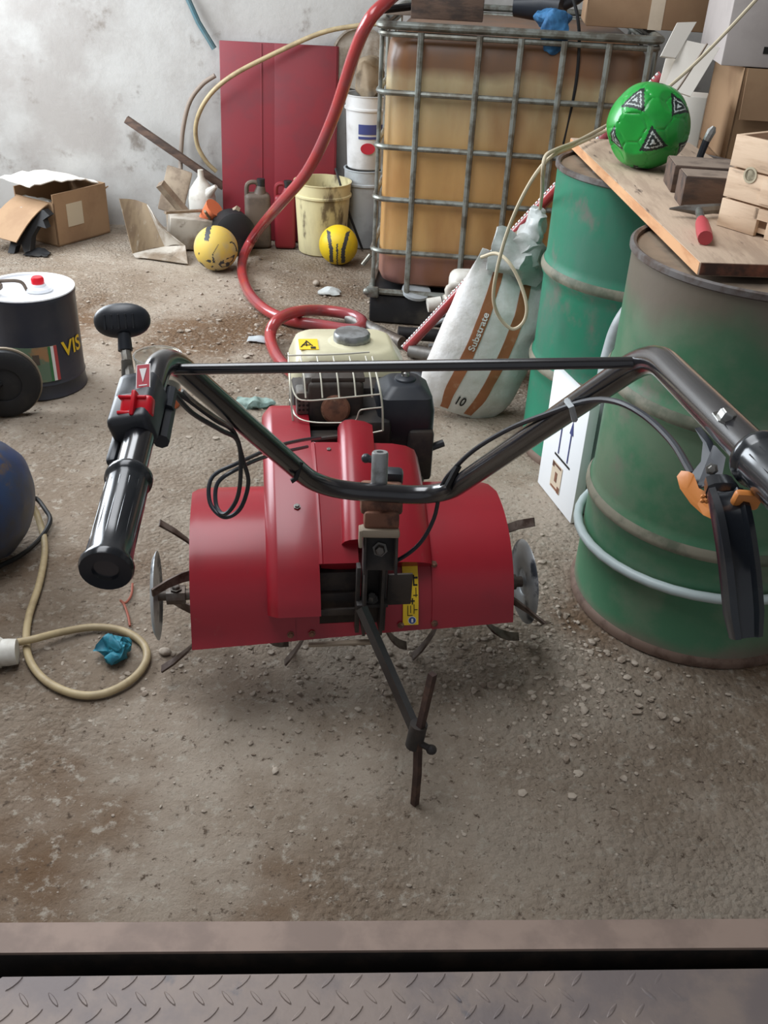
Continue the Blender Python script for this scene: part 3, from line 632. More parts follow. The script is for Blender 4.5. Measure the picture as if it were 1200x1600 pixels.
# dark hole marks and bolt on the right tube
def axd(a, b, y):   # depth along a straight tube where it crosses an image height
    lo_, hi_ = 0.0, 1.0
    for _k in range(40):
        m_ = (lo_+hi_)/2; p_ = a+(b-a)*m_-EYE; yy = 800+FPX*p_.dot(DN)/p_.dot(FW)
        if (yy > y) == (a.z-0 == a.z): lo_ = m_
        else: hi_ = m_
    return (a+(b-a)*lo_-EYE).dot(FW)
LD = lambda y, off=0.0: axd(gl0, bl, y)+off
RD = lambda y, off=0.0: axd(gr0, br, y)+off
rup = V((.15, 0, 1)); rup = (rup-rax*rup.dot(rax)).normalized()
bolt(atd(1131, 656, RD(672, -.010)), V((.35, -.1, 1)), .0075, .009, 'bolt', 'steel', tl)
def grip(p, ax, name):
    M = frame(p, ax); pr = [(0, .004), (.010, .004), (.0125, -.001), (.0232, -.002), (.0246, .002), (.0246, .006), (.0215, .012), (.0205, .05), (.0212, .09), (.0205, .118), (.0215, .122), (.0236, .125), (.0236, .131), (.0215, .134), (.0162, .134)]
    g = part(name, [lathe(pr, 28, M)], 'grip', tl)
    part('grip_ridges', [tube([M @ V((.0205*math.cos(a), .0205*math.sin(a), .022)), M @ V((.0205*math.cos(a), .0205*math.sin(a), .110))], .0006, 6) for a in [2*PI*k/14 for k in range(14)]], 'grip', g)
    return g
grip(gl0-gax*.002, gax, 'hand_grip')
grip(gr0-rax*.033, rax, 'hand_grip')
# --- left hand controls
q = lambda x, y, d: atd(x, y, d)
hp = gl0+gax*.236; hM = frame(hp, gax, V((-.25, 0, 1)))
hs = part('switch_housing', [xf(box((0, 0, 0), (.040, .046, .088), None, .008, 3), hM @ Matrix.Translation((.008, -.005, .0))), xf(box((0, 0, 0), (.02, .030, .05), None, .006), hM @ Matrix.Translation((.018, -.012, .022))), xf(box((0, 0, 0), (.03, .012, .11), None, .005), hM @ Matrix.Translation((-.012, -.026, -.02)))], 'blackp', tl)
rM = frame(q(215, 636, LD(636, -.042)), V((-.1, -.75, .8)), V((1, 0, 0)))
part('kill_switch', [xf(box((0, 0, 0), (.034, .024, .016), None, .005, 3), rM), xf(box((0, 0, 0), (.005, .028, .012), None, .002), rM @ Matrix.Translation((-.001, 0, .009))), xf(box((0, 0, 0), (.03, .004, .022), None, .0015), rM @ Matrix.Translation((-.003, -.010, .0))), xf(box((0, 0, 0), (.03, .003, .022), None, .001), rM @ Matrix.Translation((-.004, .008, -.001)))], 'redplastic', hs, 'red rocker switch')
_sz = V((-.1, -.62, .85)); sM = frame(q(224, 588, LD(590, -.060)), _sz, gax.cross(_sz))
ss = part('switch_sticker', [xf(box((0, 0, 0), (.0155, .030, .0012), None), sM)], 'white', hs, 'red sticker with a pale border and arrow')
part('sticker_print', [xf(box((0, 0, 0), (.0135, .028, .0014), None), sM @ Matrix.Translation((0, 0, .0002)))], 'redlabel', ss)
part('sticker_arrow', [prism([(-.004, .009), (.004, .009), (0, -.008)], .0012, sM @ Matrix.Translation((0, 0, .0004))), xf(box((0, 0, 0), (.009, .0014, .0016), None), sM @ Matrix.Translation((0, -.0115, .0004)))], 'white', ss)
lv = part('shift_lever', [tube([q(208, 640, LD(640)), q(203, 590, LD(600, .0)), q(196, 545, LD(580, .0))], .0058, 8), xf(box((0, 0, 0), (.012, .006, .025), None, .002), frame(q(198, 578, LD(595)), V((0, .3, 1))))], 'steel', tl, 'bare steel lever')
kM = frame(q(191, 501, LD(575, .005)), V((-.1, .35, 1)), V((1, .1, 0)))
kg = lathe([(0.0315*math.cos(t_)**.9 if math.cos(t_) > 1e-6 else 0, .0205*math.copysign(abs(math.sin(t_))**.92, math.sin(t_))) for t_ in [-PI/2+PI*k/16 for k in range(17)]], 32, None)
kv = [kM @ V((p.x*1.03, p.y*.62, p.z*.98)) for p in kg[0]]
kb = part('lever_knob', [(kv, kg[1]), tube([q(196, 548, LD(580)), q(194, 522, LD(578))], [.0085, .0075], 10)], 'blackp', lv, 'black oval knob with moulded slots')
part('knob_ribs', [xf(box((0, 0, 0), (.0028, .006, .017), None, .001), kM @ Matrix.Translation((x, -.0175+abs(x)*.17, -.001))) for x in (-.017, -.009, -.001, .007, .015)], 'grip', kb)
part('cable_boss', [tube([q(262, 640, LD(640, .03)), q(252, 690, LD(690, .03))], .009, 8), tube([q(268, 610, LD(615, .02)), q(262, 640, LD(640, .02))], .007, 8)], 'blackp', hs)
# cables
def cable(name, pts, r=.0033, m='blackp', label=None): part(name, [tube(path(pts, 6), r, 8)], m, tl, label)
cable('throttle_cable', [q(262, 605, LD(605, .02)), q(290, 622, 1.14), q(335, 655, 1.22), q(365, 675, 1.30), q(380, 720, 1.36), q(388, 755, 1.40), q(375, 795, 1.43), q(350, 808, 1.44), q(328, 785, 1.45), q(332, 745, 1.46), q(375, 722, 1.48), q(430, 698, 1.6), q(470, 688, 1.8), q(500, 684, 1.95)])
cable('throttle_cable', [q(268, 610, 1.10), q(300, 645, 1.16), q(345, 672, 1.25), q(372, 690, 1.32), q(376, 740, 1.37), q(370, 780, 1.41), q(352, 803, 1.43), q(338, 790, 1.45), q(340, 755, 1.46), q(370, 733, 1.47), q(420, 712, 1.58), q(480, 698, 1.9)])
cable('ignition_wire', [q(285, 610, 1.13), q(305, 628, 1.15), q(335, 650, 1.20), q(362, 668, 1.28)], .0022, 'steel')
cable('clutch_cable', [q(1082, 742, .83), q(1050, 690, .90), q(1005, 648, .98), q(960, 627, 1.045), q(915, 627, 1.118), q(860, 645, 1.20), q(800, 668, 1.315), q(745, 700, 1.43), q(712, 730, 1.51), q(690, 760, 1.56), q(678, 810, 1.60), q(655, 850, 1.63), q(620, 876, 1.66), q(590, 882, 1.68), q(575, 868, 1.70)], .0036)
part('cable_tie', [tube([q(716, 728, 1.5), q(700, 758, 1.52), q(712, 772, 1.55)], .006, 6)], 'rubber', tl)
part('cable_tie', [tube([q(886, 626, 1.16), q(893, 636, 1.135), q(898, 656, 1.16)], .004, 6)], 'greyp', tl)
part('cable_tie', [tube([q(470, 722, 1.46), q(462, 748, 1.46), q(455, 752, 1.46)], .004, 6)], 'rubber', tl)
# --- right hand clutch lever
def dp(*a): return [q(*p) for p in a]
def slab(pts, th, n):
    P = dp(*pts); n = V(n).normalized(); k = len(P); vs = [p+n*th*.5 for p in P]+[p-n*th*.5 for p in P]
    return vs, [list(range(k)), list(range(k, 2*k))[::-1]]+[[i, (i+1) % k, (i+1) % k+k, i+k] for i in range(k)]
lb = part('lever_bracket', [slab([(1090, 668, 0.830), (1103, 690, 0.825), (1100, 720, 0.815), (1086, 738, 0.810), (1078, 752, 0.805), (1092, 764, 0.785), (1110, 756, 0.780), (1120, 720, 0.795), (1108, 690, 0.815)], .006, (1, .35, .1)),
     slab([(1116, 696, 0.795), (1132, 714, 0.780), (1126, 745, 0.765), (1092, 758, 0.770), (1100, 742, 0.780)], .004, (.2, -1, .4))], 'blackp', tl)
bolt(q(1112, 733, 0.767), V((-.2, -1, .4)), .0035, .003, 'bolt', 'steel', lb)
part('lever_latch', [slab([(1063, 745, 0.800), (1070, 736, 0.799), (1078, 740, 0.798), (1086, 762, 0.785), (1098, 768, 0.775), (1112, 768, 0.765), (1118, 790, 0.760), (1112, 798, 0.760), (1118, 812, 0.760), (1105, 806, 0.770), (1085, 788, 0.785), (1068, 764, 0.795)], .011, (.3, -1, .5)),
     xf(box((0, 0, 0), (.022, .008, .016), None, .003), frame(q(1166, 781, 0.725), V((.1, -.2, 1)), V((1, .1, -.1))))]+[ico(q(x, y, .752), .002, 1) for x, y in ((1098, 776), (1104, 775), (1097, 783), (1104, 784), (1110, 777))], 'orangep', lb, 'orange plastic catch')
LP = [(1122, 752, 0.760, .011), (1132, 775, 0.740, .0135), (1140, 800, 0.725, .0145), (1148, 845, 0.715, .0145), (1155, 900, 0.710, .0145), (1160, 955, 0.710, .0142), (1164, 996, 0.710, .0115)]
def leverg():
    vs, fs = [], []; n = 14; C = [q(a, b, c) for a, b, c, r in LP]; C2 = path(C, 3); R2 = [p[3] for p in LP]
    sec = [(-1, .15), (-.95, .75), (-.6, .9), (-.45, .5), (0, .38), (.45, .5), (.6, .9), (.95, .75), (1, .15), (.9, -.55), (.5, -.8), (0, -.85), (-.5, -.8), (-.9, -.55)]
    for i, p in enumerate(C2):
        tg = (C2[min(i+1, len(C2)-1)]-C2[max(i-1, 0)]).normalized(); x = V((.95, .25, .1)); x = (x-tg*x.dot(tg)).normalized(); y = tg.cross(x)
        if y.y > 0: y = -y
        r = R2[min(i//3, len(R2)-1)]*(1-(i % 3)/3)+R2[min(i//3+1, len(R2)-1)]*((i % 3)/3)
        for a, b in sec: vs.append(p+x*(a*r)+y*(b*r*.7))
    for i in range(len(C2)-1):
        for k in range(n): fs.append([i*n+k, i*n+(k+1) % n, (i+1)*n+(k+1) % n, (i+1)*n+k])
    fs.append(list(range(n))); fs.append([(len(C2)-1)*n+k for k in range(n)]); return vs, fs
part('clutch_lever', [leverg()], 'grip', lb)

# ================================================================== IBC TANK
IY = .073; IU = V((math.cos(IY), -math.sin(IY), 0)); IV = V((math.sin(IY), math.cos(IY), 0)); IO = V((-.105, 3.826, 0))
MI = Matrix((IU, IV, V((0, 0, 1)))).transposed().to_4x4(); MI.translation = IO
WI, DI = 1.0, 1.16
def I(s, w, z): return MI @ V((s, w, z))
ib = thing('liquid_tank', 'caged plastic bulk tank stained yellow brown by oil against the back wall', 'tank', tuple(IO))
def ring(ins, z, r, n=6):
    out = []
    for (cx, cy, a0) in ((WI-ins-r, DI-ins-r, 0), (ins+r, DI-ins-r, PI/2), (ins+r, ins+r, PI), (WI-ins-r, ins+r, 1.5*PI)):
        for k in range(n+1): a = a0+PI/2*k/n; out.append(I(cx+r*math.cos(a), cy+r*math.sin(a), z))
    return out
secs = [ring(.06, .15, .08), ring(.035, .165, .09), ring(.022, .20, .09)]+[ring(.022, .2+.8*k/10, .09) for k in range(1, 11)]+[ring(.03, 1.06, .09), ring(.05, 1.085, .09), ring(.09, 1.095, .09)]
bt = part('inner_bottle', [loft(secs)], 'ibc', ib, 'yellow brown translucent bottle')
for z in (.895, .702, .508, .302):
    part('cage_bar', [tube(ring(.0, z, .05), .0105, 8, True)], 'galv', ib)
part('top_rail', [tube(ring(.0, 1.118, .04), .018, 10, True, .8), tube(ring(.002, 1.09, .04), .010, 8, True)], 'galv', ib)
part('bottom_rail', [tube(ring(.0, .135, .05), .013, 8, True)], 'galv', ib)
for s in (.152, .363, .511, .664, .822, .965):
    part('cage_bar', [tube([I(s, -.008, .135), I(s, -.008, 1.10)], .0115, 8)], 'galv', ib)
for s, w in ((.012, .04), (.0, .15), (.0, .4), (.0, .7), (.0, 1.0), (1.0, .1), (1.0, .5), (1.0, .9)):
    part('cage_bar', [tube([I(s-.004 if s < .5 else s+.004, w, .135), I(s-.004 if s < .5 else s+.004, w, 1.10)], .008, 8)], 'galv', ib)
part('pallet', [box(tuple(I(WI/2, .05, .06)), (WI, .10, .118), -IY, .01), box(tuple(I(WI/2, DI/2, .06)), (WI, .10, .118), -IY, .01), box(tuple(I(WI/2, DI-.05, .06)), (WI, .10, .118), -IY, .01), box(tuple(I(WI/2, DI/2, .125)), (WI-.02, DI-.02, .016), -IY)], 'rubber', ib)
part('corner_plate', [box(tuple(I(.012, -.012, .135)), (.05, .02, .045), -IY, .006)], 'galv', ib)
part('bent_rod_end', [tube([I(.0, -.02, .29), I(-.03, -.03, .25)], .009, 8)], 'galv', ib)
part('end_knob', [ico(tuple(I(-.012, -.012, .135)), .016, 2)], 'galv', ib)
# things lying on the tank
def rz(g, p, a): return xf(g, Matrix.Translation(V(p)) @ Matrix.Rotation(a, 4, 'Z'))
TZ = 1.137
p = aty(700, 12, 3.88)
solo('wooden_block', [box((p.x, 3.90, TZ+.048), (.26, .10, .09), -.07, .004)], 'darkwood', 'brown timber offcut lying on top of the caged tank', 'wood block')
solo('wooden_board', [box((.06, 4.06, TZ+.012), (.30, .10, .022), .05, .002)], 'greywood', 'thin dusty board lying on the caged tank behind the timber offcut', 'board')
b = aty(858, 18, 3.92); t = thing('power_tool', 'black cylindrical tool lying on the caged tank beside the blue cloth', 'tool', (b.x, 3.95, TZ))
part('body', [tube([(b.x-.12, 4.0, TZ+.05), (b.x-.02, 3.97, TZ+.055), (b.x+.05, 3.93, TZ+.055)], [.035, .05, .048], 16)], 'blackp', t)
part('handle', [tube([(b.x+.02, 3.95, TZ+.06), (b.x+.10, 3.98, TZ+.09), (b.x+.16, 4.0, TZ+.14)], [.03, .026, .024], 12)], 'blackp', t)
cl = ico((0, 0, 0), 1, 4)
b = aty(868, 50, 3.80)
g = ([V((b.x+v.x*.05, 3.806+v.y*.012, b.z+v.z*.075)) for v in cl[0]], cl[1])
g2 = ([V((b.x-.01+v.x*.07, 3.88+v.y*.06, TZ+.025+v.z*.03)) for v in cl[0]], cl[1])
solo('cloth', [crumple(g, .012, 22, 2), crumple(g2, .012, 22, 5)], 'bluerag2', 'crumpled blue cloth hanging over the top rail of the caged tank', 'cloth')
p0 = [aty(895, -6, 3.78), aty(903, 30, 3.77), aty(905, 70, 3.79), aty(900, 130, 3.795), aty(888, 190, 3.8), aty(880, 225, 3.80)]
solo('cable', [tube(path(p0, 6), .006, 8)], 'rubber', 'black cable hanging down the front of the caged tank', 'cable')
p0 = [aty(586, 8, 3.9), aty(620, 9, 3.9), aty(660, 10, 4.0)]
solo('pipe', [tube([(p0[0].x, 3.87, TZ+.02), (p0[1].x+.06, 3.97, TZ+.035)], .013, 8)], 'rubber', 'dark short pipe lying at the left corner on top of the caged tank', 'pipe')

def carton(name, c, s, rot, m, label, flaps=(), tape=True):
    t = thing(name, label, 'box', (c[0], c[1], c[2]))
    M = Matrix.Translation(V(c)) @ Matrix.Rotation(rot, 4, 'Z')
    part('body', [xf(box((0, 0, s[2]/2), s, None, .004), M)], m, t)
    if tape: part('tape', [xf(box((0, 0, s[2]/2), (.05, s[1]+.002, s[2]+.002), None), M)], 'cardpale', t)
    return t, M
def openbox(name, c, s, rot, m, label, flaps):
    t = thing(name, label, 'box', (c[0], c[1], c[2])); M = Matrix.Translation(V(c)) @ Matrix.Rotation(rot, 4, 'Z'); x, y, z = s; w_ = .005
    part('body', [xf(box((0, 0, w_/2), (x, y, w_)), M), xf(box((0, -y/2+w_/2, z/2), (x, w_, z)), M), xf(box((0, y/2-w_/2, z/2), (x, w_, z)), M), xf(box((-x/2+w_/2, 0, z/2), (w_, y, z)), M), xf(box((x/2-w_/2, 0, z/2), (w_, y, z)), M)], m, t)
    for sd, ang, fl, mm in flaps:   # side, opening angle from upright (outward), length
        if sd in 'lr': sg = -1 if sd == 'l' else 1; F = M @ Matrix.Translation((sg*x/2, 0, z)) @ Matrix.Rotation(sg*ang, 4, 'Y') @ Matrix.Translation((0, 0, fl/2)); part('flap', [xf(box((0, 0, 0), (w_, y*.96, fl)), F)], mm, t)
        else: sg = -1 if sd == 'f' else 1; F = M @ Matrix.Translation((0, sg*y/2, z)) @ Matrix.Rotation(-sg*ang, 4, 'X') @ Matrix.Translation((0, 0, fl/2)); part('flap', [xf(box((0, 0, 0), (x*.96, w_, fl)), F)], mm, t)
    return t, M
carton('cardboard_box', (.92, 4.12, TZ), (.50, .36, .32), -.10, 'card', 'brown cardboard box standing on the right end of the caged tank')
# stack of boxes right of the tank, on the floor behind the drums
t, M = carton('cardboard_box', (1.26, 3.48, 0), (.74, .52, .80), -.05, 'card', 'brown cardboard box at the bottom of the stack behind the green drums', tape=False)
t, M = openbox('cardboard_box', (1.33, 3.52, .80), (.50, .46, .29), -.08, 'card', 'brown cardboard box with its pale flaps folded out, below the grey box', [('f', 2.95, .15, 'card')])
def quad(pts, th=.005):
    P = [aty(*p) for p in pts]; return sheet(lambda u, v: (P[0].lerp(P[1], u)).lerp(P[3].lerp(P[2], u), v), 4, 4, th)
t = thing('cardboard_box', 'small white box with pale flaps hanging open just behind the green football', 'box', (.93, 3.30, .80))
part('body', [box((.925, 3.37, .90), (.11, .12, .20), -.3, .003)], 'cardwhite', t)
part('flap', [quad([(1068, 64, 3.24), (1124, 76, 3.22), (1078, 152, 3.10), (1036, 138, 3.12)])], 'cardwhite', t)
part('flap', [quad([(1057, 37, 3.27), (1087, 36, 3.30), (1054, 92, 3.17), (1031, 89, 3.15)])], 'cardwhite', t)
part('flap', [quad([(1040, 92, 3.20), (1056, 93, 3.20), (1048, 138, 3.16), (1028, 138, 3.16)])], 'cardwhite', t)
t, M = carton('cardboard_box', (1.27, 3.52, 1.092), (.52, .44, .34), -.10, 'cardgrey', 'grey cardboard box at the top of the stack in the upper right', tape=False)
part('hand_slot', [xf(box((-.11, -.2205, .05), (.06, .003, .02), None), M)], 'ink', t)
part('printed_label', [xf(box((.16, -.2205, .22), (.22, .003, .22), None), M)], 'greyp', t)

# ================================================================== DRUMS
def drum(c, m, lid, label, r=.288, H=.88, sunk=.02):
    t = thing('oil_drum', label, 'drum', (c[0], c[1], 0)); M = Matrix.Translation((c[0], c[1], 0))
    pr = [(0, .012), (r-.008, .012), (r-.006, .0), (r+.004, .0), (r+.004, .016), (r-.001, .024)]
    for zc in (.295, .585): pr += [(r-.002, zc-.045), (r-.001, zc-.028), (r+.006, zc-.014), (r+.0095, zc), (r+.006, zc+.014), (r-.001, zc+.028), (r-.002, zc+.045)]
    pr += [(r-.001, H-.03), (r, H-.015), (r-.01, H-.012), (0, H-.012)]
    part('shell', [lathe(pr, 72, M)], m, t)
    part('rim', [lathe([(r-.008, H-.016), (r-.007, H-.003), (r, H), (r+.006, H-.003), (r+.006, H-.014), (r, H-.018)]+[(r-.008, H-.016)], 72, M)], 'drumrim', t)
    part('lid', [lathe([(0, H-.02), (r-.012, H-.02), (r-.009, H-.012), (0, H-.0115)], 60, M)], lid, t)
    for zc in (.295, .585):
        part('dust_band', [lathe([(r+.005, zc-.012), (r+.0105, zc-.003), (r+.0105, zc+.006), (r+.004, zc+.02), (r+.005, zc-.012)], 72, M)], 'ribdust', t)
    part('bottom_chime', [lathe([(r-.004, 0), (r+.006, 0), (r+.007, .010), (r+.004, .020), (r-.001, .024), (r-.004, 0)], 72, M)], 'chime', t)
    bg_ = [lathe([(0, 0), (.03, 0), (.03, .008), (0, .009)], 16, M @ Matrix.Translation((-.17, -.05, H-.012)))]
    part('bung', bg_, 'drumrim', t)
    return t
D1 = V((.784, 1.993, 0)); D2 = V((.728, 2.802, 0))
drum(D1, 'greend2', 'drumlid', 'worn green steel drum nearest the camera under the front end of the plank')
drum(D2, 'greend', 'drumlid', 'brighter green steel drum farther back under the rear end of the plank')
# pale hose slung round the front drum
pp = []
for k in range(40):
    a = 2*PI*k/40; pp.append(V((D1.x+.302*math.cos(a), D1.y+.302*math.sin(a), .195+.012*math.sin(a+.6)+.10*max(0, -math.cos(a))*0+.035*(.5-.5*math.sin(a)-.5))))
solo('hose', [tube(pp, .0115, 10, True)], 'bluegrey', 'pale grey hose looped round the lower part of the front green drum', 'hose')

# ================================================================== PLANK AND WHAT LIES ON IT
a = V((.575, 1.800, 0)); b_ = V((.500, 3.02, 0)); dy = (b_-a).normalized(); dx = V((dy.y, -dy.x, 0)); LW, LT = .36, .026
MPk = Matrix((dx, dy, V((0, 0, 1)))).transposed().to_4x4(); MPk.translation = V((a.x, a.y, .8815)); LL = (b_-a).length
def K(x, y, z=0): return MPk @ V((x, y, LT+z))
pk = thing('wooden_plank', 'wide dusty wooden plank bridging the tops of the two green drums', 'plank', tuple(MPk @ V((.15, .6, 0))))
part('board', [xf(box((LW/2, LL/2, LT/2), (LW, LL, LT), None, .0015), MPk)], 'plank', pk)
part('sawn_edge', [xf(box((-.0006, LL/2, LT/2), (.0012, LL-.004, LT-.003), None), MPk)], 'plankedge', pk, 'pale freshly sawn long edge')
part('end_grain', [xf(box((LW/2, -.0006, LT/2), (LW-.004, .0012, LT-.003), None), MPk)], 'plankend', pk, 'dark brown end grain')
PZ = .8815+LT
# football
def ball(name, c, r, mats, fn, label, sub=5, flat=None, dents=None):
    v, f = ico((0, 0, 0), 1, sub); vs = []
    for p in v:
        d = p.normalized(); k = 1+(dents(d) if dents else 0); vs.append(V(c)+d*r*k)
    mi = []
    for q_ in f:
        d = V((0, 0, 0))
        for i in q_: d += v[i]
        mi.append(fn(d.normalized()))
    return solo(name, [(vs, f, mi)], mats, label, 'ball')
ICO = [V(p).normalized() for p in [(0, s1, s2*1.618) for s1 in (-1, 1) for s2 in (-1, 1)]+[(s1, s2*1.618, 0) for s1 in (-1, 1) for s2 in (-1, 1)]+[(s2*1.618, 0, s1) for s1 in (-1, 1) for s2 in (-1, 1)]]
RB = Matrix.Rotation(.5, 3, 'Z') @ Matrix.Rotation(.35, 3, 'X') @ Matrix.Rotation(.2, 3, 'Y')
IC = [RB @ p for p in ICO]
CEN = []
for i in range(12):
    for j in range(i+1, 12):
        for k in range(j+1, 12):
            if IC[i].dot(IC[j]) > .4 and IC[j].dot(IC[k]) > .4 and IC[i].dot(IC[k]) > .4: CEN.append((IC[i]+IC[j]+IC[k]).normalized())
def tri3(d, cI):
    c = IC[cI]; e = c.orthogonal().normalized(); f_ = c.cross(e); x, y = d.dot(e), d.dot(f_); a = math.atan2(y, x); rr = math.hypot(x, y)
    kk = math.cos(PI/3)/math.cos(((a) % (2*PI/3))-PI/3); return rr/kk
def gfn(d):
    cs = [d.dot(p) for p in IC]; i = max(range(12), key=lambda k: cs[k])
    if cs[i] > .80:
        q_ = tri3(d, i)
        if q_ < .39:
            return 2 if (.20 < q_ < .26 or q_ < .08) else 1
    return 0
DENTS = [(V((-.50, -.80, -.05)).normalized(), .13, .11), (V((-.80, -.25, -.55)).normalized(), .08, .10), (V((.30, -.65, .70)).normalized(), .05, .07), (V((.75, -.6, .1)).normalized(), .06, .04)]
def gd(d):
    al = sorted([d.dot(p)-.012 for p in IC]+[d.dot(p) for p in CEN]); e = al[-1]-al[-2]
    g = -.022*max(0, 1-e/.016)
    for dd, rr_, dep in DENTS:
        e2 = (1-d.dot(dd))/rr_
        if e2 < 1: g -= dep*(1-e2)**.8
    return g+noise.noise(d*1.3+V((3, 1, 5)))*.05
bc = atz(1012, 262, PZ); BR = .106
ball('football', (bc.x-.018, bc.y+.0, PZ+BR*.965), BR, ['ballgreen', 'ballblack', 'ballmark'], gfn, 'shiny green football with black triangle patches on the plank', 6, dents=gd)
# dark blocks
def wblock(x0, x1, y0_, y1_, h, label, rot=0.0):
    c = ((x0+x1)/2, (y0_+y1_)/2, PZ); t = thing('wooden_block', label, 'wood block', c)
    part('body', [box((c[0], c[1], PZ+h/2), (x1-x0, y1_-y0_, h), rot, .003)], 'darkwood', t)
    part('dusty_top', [box((c[0], c[1], PZ+h+.0004), (x1-x0-.006, y1_-y0_-.006, .0012), rot)], 'greywood', t)
    return t
f1 = atz(1047, 302, PZ); f2 = atz(1065, 325, PZ)
wblock(f1.x+.006, f1.x+.20, f1.y, f1.y+.12, .062, 'dark old timber block on the plank, the farther of the two beside the football', -.08)
wblock(f2.x, f2.x+.19, f2.y, f2.y+.085, .068, 'dark old timber block on the plank nearest the red-handled hammer', -.06)
t = thing('chisel', 'upright chisel with a bright tip standing behind the dark timber blocks', 'chisel', (f1.x+.115, f1.y+.15, PZ))
kx, ky = f1.x+.10, f1.y+.17
part('blade', [tube([(kx, ky, PZ), (kx+.004, ky, PZ+.06), (kx+.012, ky, PZ+.10)], [.010, .009, .010], 8)], 'blackp', t)
part('tip', [tube([(kx+.011, ky, PZ+.095), (kx+.018, ky-.003, PZ+.118), (kx+.022, ky-.003, PZ+.128)], [.0105, .0115, .005], 8)], 'steel', t)
# hammer
h0 = atz(1102, 372, PZ+.015); h1 = atz(1092, 328, PZ+.02); hd = (h1-h0)
t = thing('hammer', 'small pointed hammer with red grip lying on the plank', 'hammer', tuple(h0))
part('grip', [tube([h0, h0+hd*.18, h0+hd*.5, h0+hd*.62], [.0145, .0155, .0135, .010], 14)], 'toolred', t)
part('shaft', [tube([h0+hd*.6, h1], .0085, 10)], 'steel', t)
hl, hr = atz(1046, 326, PZ+.018), atz(1138, 326, PZ+.02)
part('head', [tube([hl, hl.lerp(hr, .25), h1, hl.lerp(hr, .75), hr], [.002, .008, .012, .011, .012], 8)], 'dull', t)
# crate at the right
cr = atz(1119, 352, PZ); ca = -.18
cu = V((math.cos(-.95), math.sin(-.95), 0)); cv_ = V((-cu.y, cu.x, 0))
MC = Matrix((cu, cv_, V((0, 0, 1)))).transposed().to_4x4(); MC.translation = V((cr.x, cr.y, PZ))
t = thing('wooden_crate', 'pale slatted wooden crate on the plank at the right edge', 'crate', tuple(MC @ V((.2, .12, 0))))
CW, CD, CH = .34, .20, .185
for k, (z0_, z1_) in enumerate(((.001, .058), (.062, .120), (.124, .185))):
    if k == 0: part('slat', [xf(box(((.095)/2, .005, (z0_+z1_)/2), (.095, .010, z1_-z0_), None, .001), MC), xf(box((.225, .005, (z0_+z1_)/2), (.21, .010, z1_-z0_), None, .001), MC), xf(box((.11, .005, .046), (.05, .010, .022), None), MC)], 'crate', t)
    else: part('slat', [xf(box((CW/2, .005, (z0_+z1_)/2), (CW, .010, z1_-z0_), None, .001), MC)], 'crate', t)
    part('slat', [xf(box((CW/2, CD-.005, (z0_+z1_)/2), (CW, .010, z1_-z0_), None, .001), MC)], 'crate', t)
    part('end_slat', [xf(box((.006, CD/2, (z0_+z1_)/2), (.012, CD-.022, z1_-z0_), None, .001), MC)], 'crate', t)
part('crate_bottom', [xf(box((CW/2, CD/2, .012), (CW-.02, CD-.02, .01)), MC)], 'crate', t)
part('batten', [xf(box((.13, -.003, .093), (.08, .005, .05), None, .001), MC)], 'crate', t, 'cleaner pale wooden patch')
part('print_mark', [xf(lathe([(.012, 0), (.016, 0), (.016, .001), (.012, .001), (.012, 0)], 20), MC @ Matrix.Translation((.055, -.0005, .115)) @ Matrix.Rotation(PI/2, 4, 'X'))], 'cratemark', t)
t2 = thing('power_drill', 'orange brown power tool lying in the pale crate', 'tool', tuple(MC @ V((.15, .10, .02))))
part('body', [xf(tube([(0, 0, 0), (.05, 0, .035), (.13, 0, .06)], [.022, .034, .036], 14), MC @ Matrix.Translation((.10, .09, .165)))], 'saw', t2)
part('handle', [xf(box((0, 0, 0), (.04, .04, .14), None, .01), MC @ Matrix.Translation((.17, .10, .10)))], 'saw', t2)
part('cord', [xf(tube(path([(0, 0, 0), (-.02, .01, .03), (-.04, 0, .02), (-.05, -.01, .0)], 5), .004, 6), MC @ Matrix.Translation((.10, .09, .165)))], 'greyhose', t2)

# ================================================================== SACKS, CARTON, CANISTER BETWEEN THE DRUMS
SB = V((.228, 2.985, 0)); su = V((.945, .20, -.0)).normalized(); sh = V((.33, .08, .94)).normalized(); su = (su-sh*su.dot(sh)).normalized(); sn = su.cross(sh)   # sn points toward viewer
if sn.y > 0: sn = -sn
SW, SH, ST = .172, .54, .09
def sackp(u, v, front=1, off=0.0):
    # u in -1..1 across, v in 0..1 up
    wv = SW*(1-.10*max(0, v-.7)/.3)*(1-.22*math.exp(-(v/.10)**2)); th = ST*(math.sin(PI*min(1, v*1.02+.06))**.55)*(1-.55*max(0, v-.72)/.28)
    pr = max(0, 1-abs(u)**2.6)**.5
    x = u*wv; y = front*(th*pr)
    cr_ = .006*noise.noise(V((u*4, v*9, front)))+.004*noise.noise(V((u*14, v*5, front+3)))*abs(u)
    return SB+su*x+sh*(v*SH+.012-.02*(1-u*u)*0)+sn*(y+cr_+off)
def sackg():
    vs, fs = [], []; n, m = 48, 44
    for j in range(m+1):
        v = j/m
        for i in range(n):
            a = 2*PI*i/n; u = math.cos(a); u = math.copysign(abs(u)**.8, u); vs.append(sackp(u, v, 1 if math.sin(a) >= 0 else -1))
    for j in range(m):
        for i in range(n): fs.append([j*n+i, j*n+(i+1) % n, (j+1)*n+(i+1) % n, (j+1)*n+i])
    fs.append(list(range(n))); fs.append([m*n+i for i in range(n)]); return vs, fs
sk_ = thing('sack', 'full white sack with two brown stripes leaning against the rear green drum', 'sack', tuple(SB))
part('body', [sackg()], 'sack', sk_)
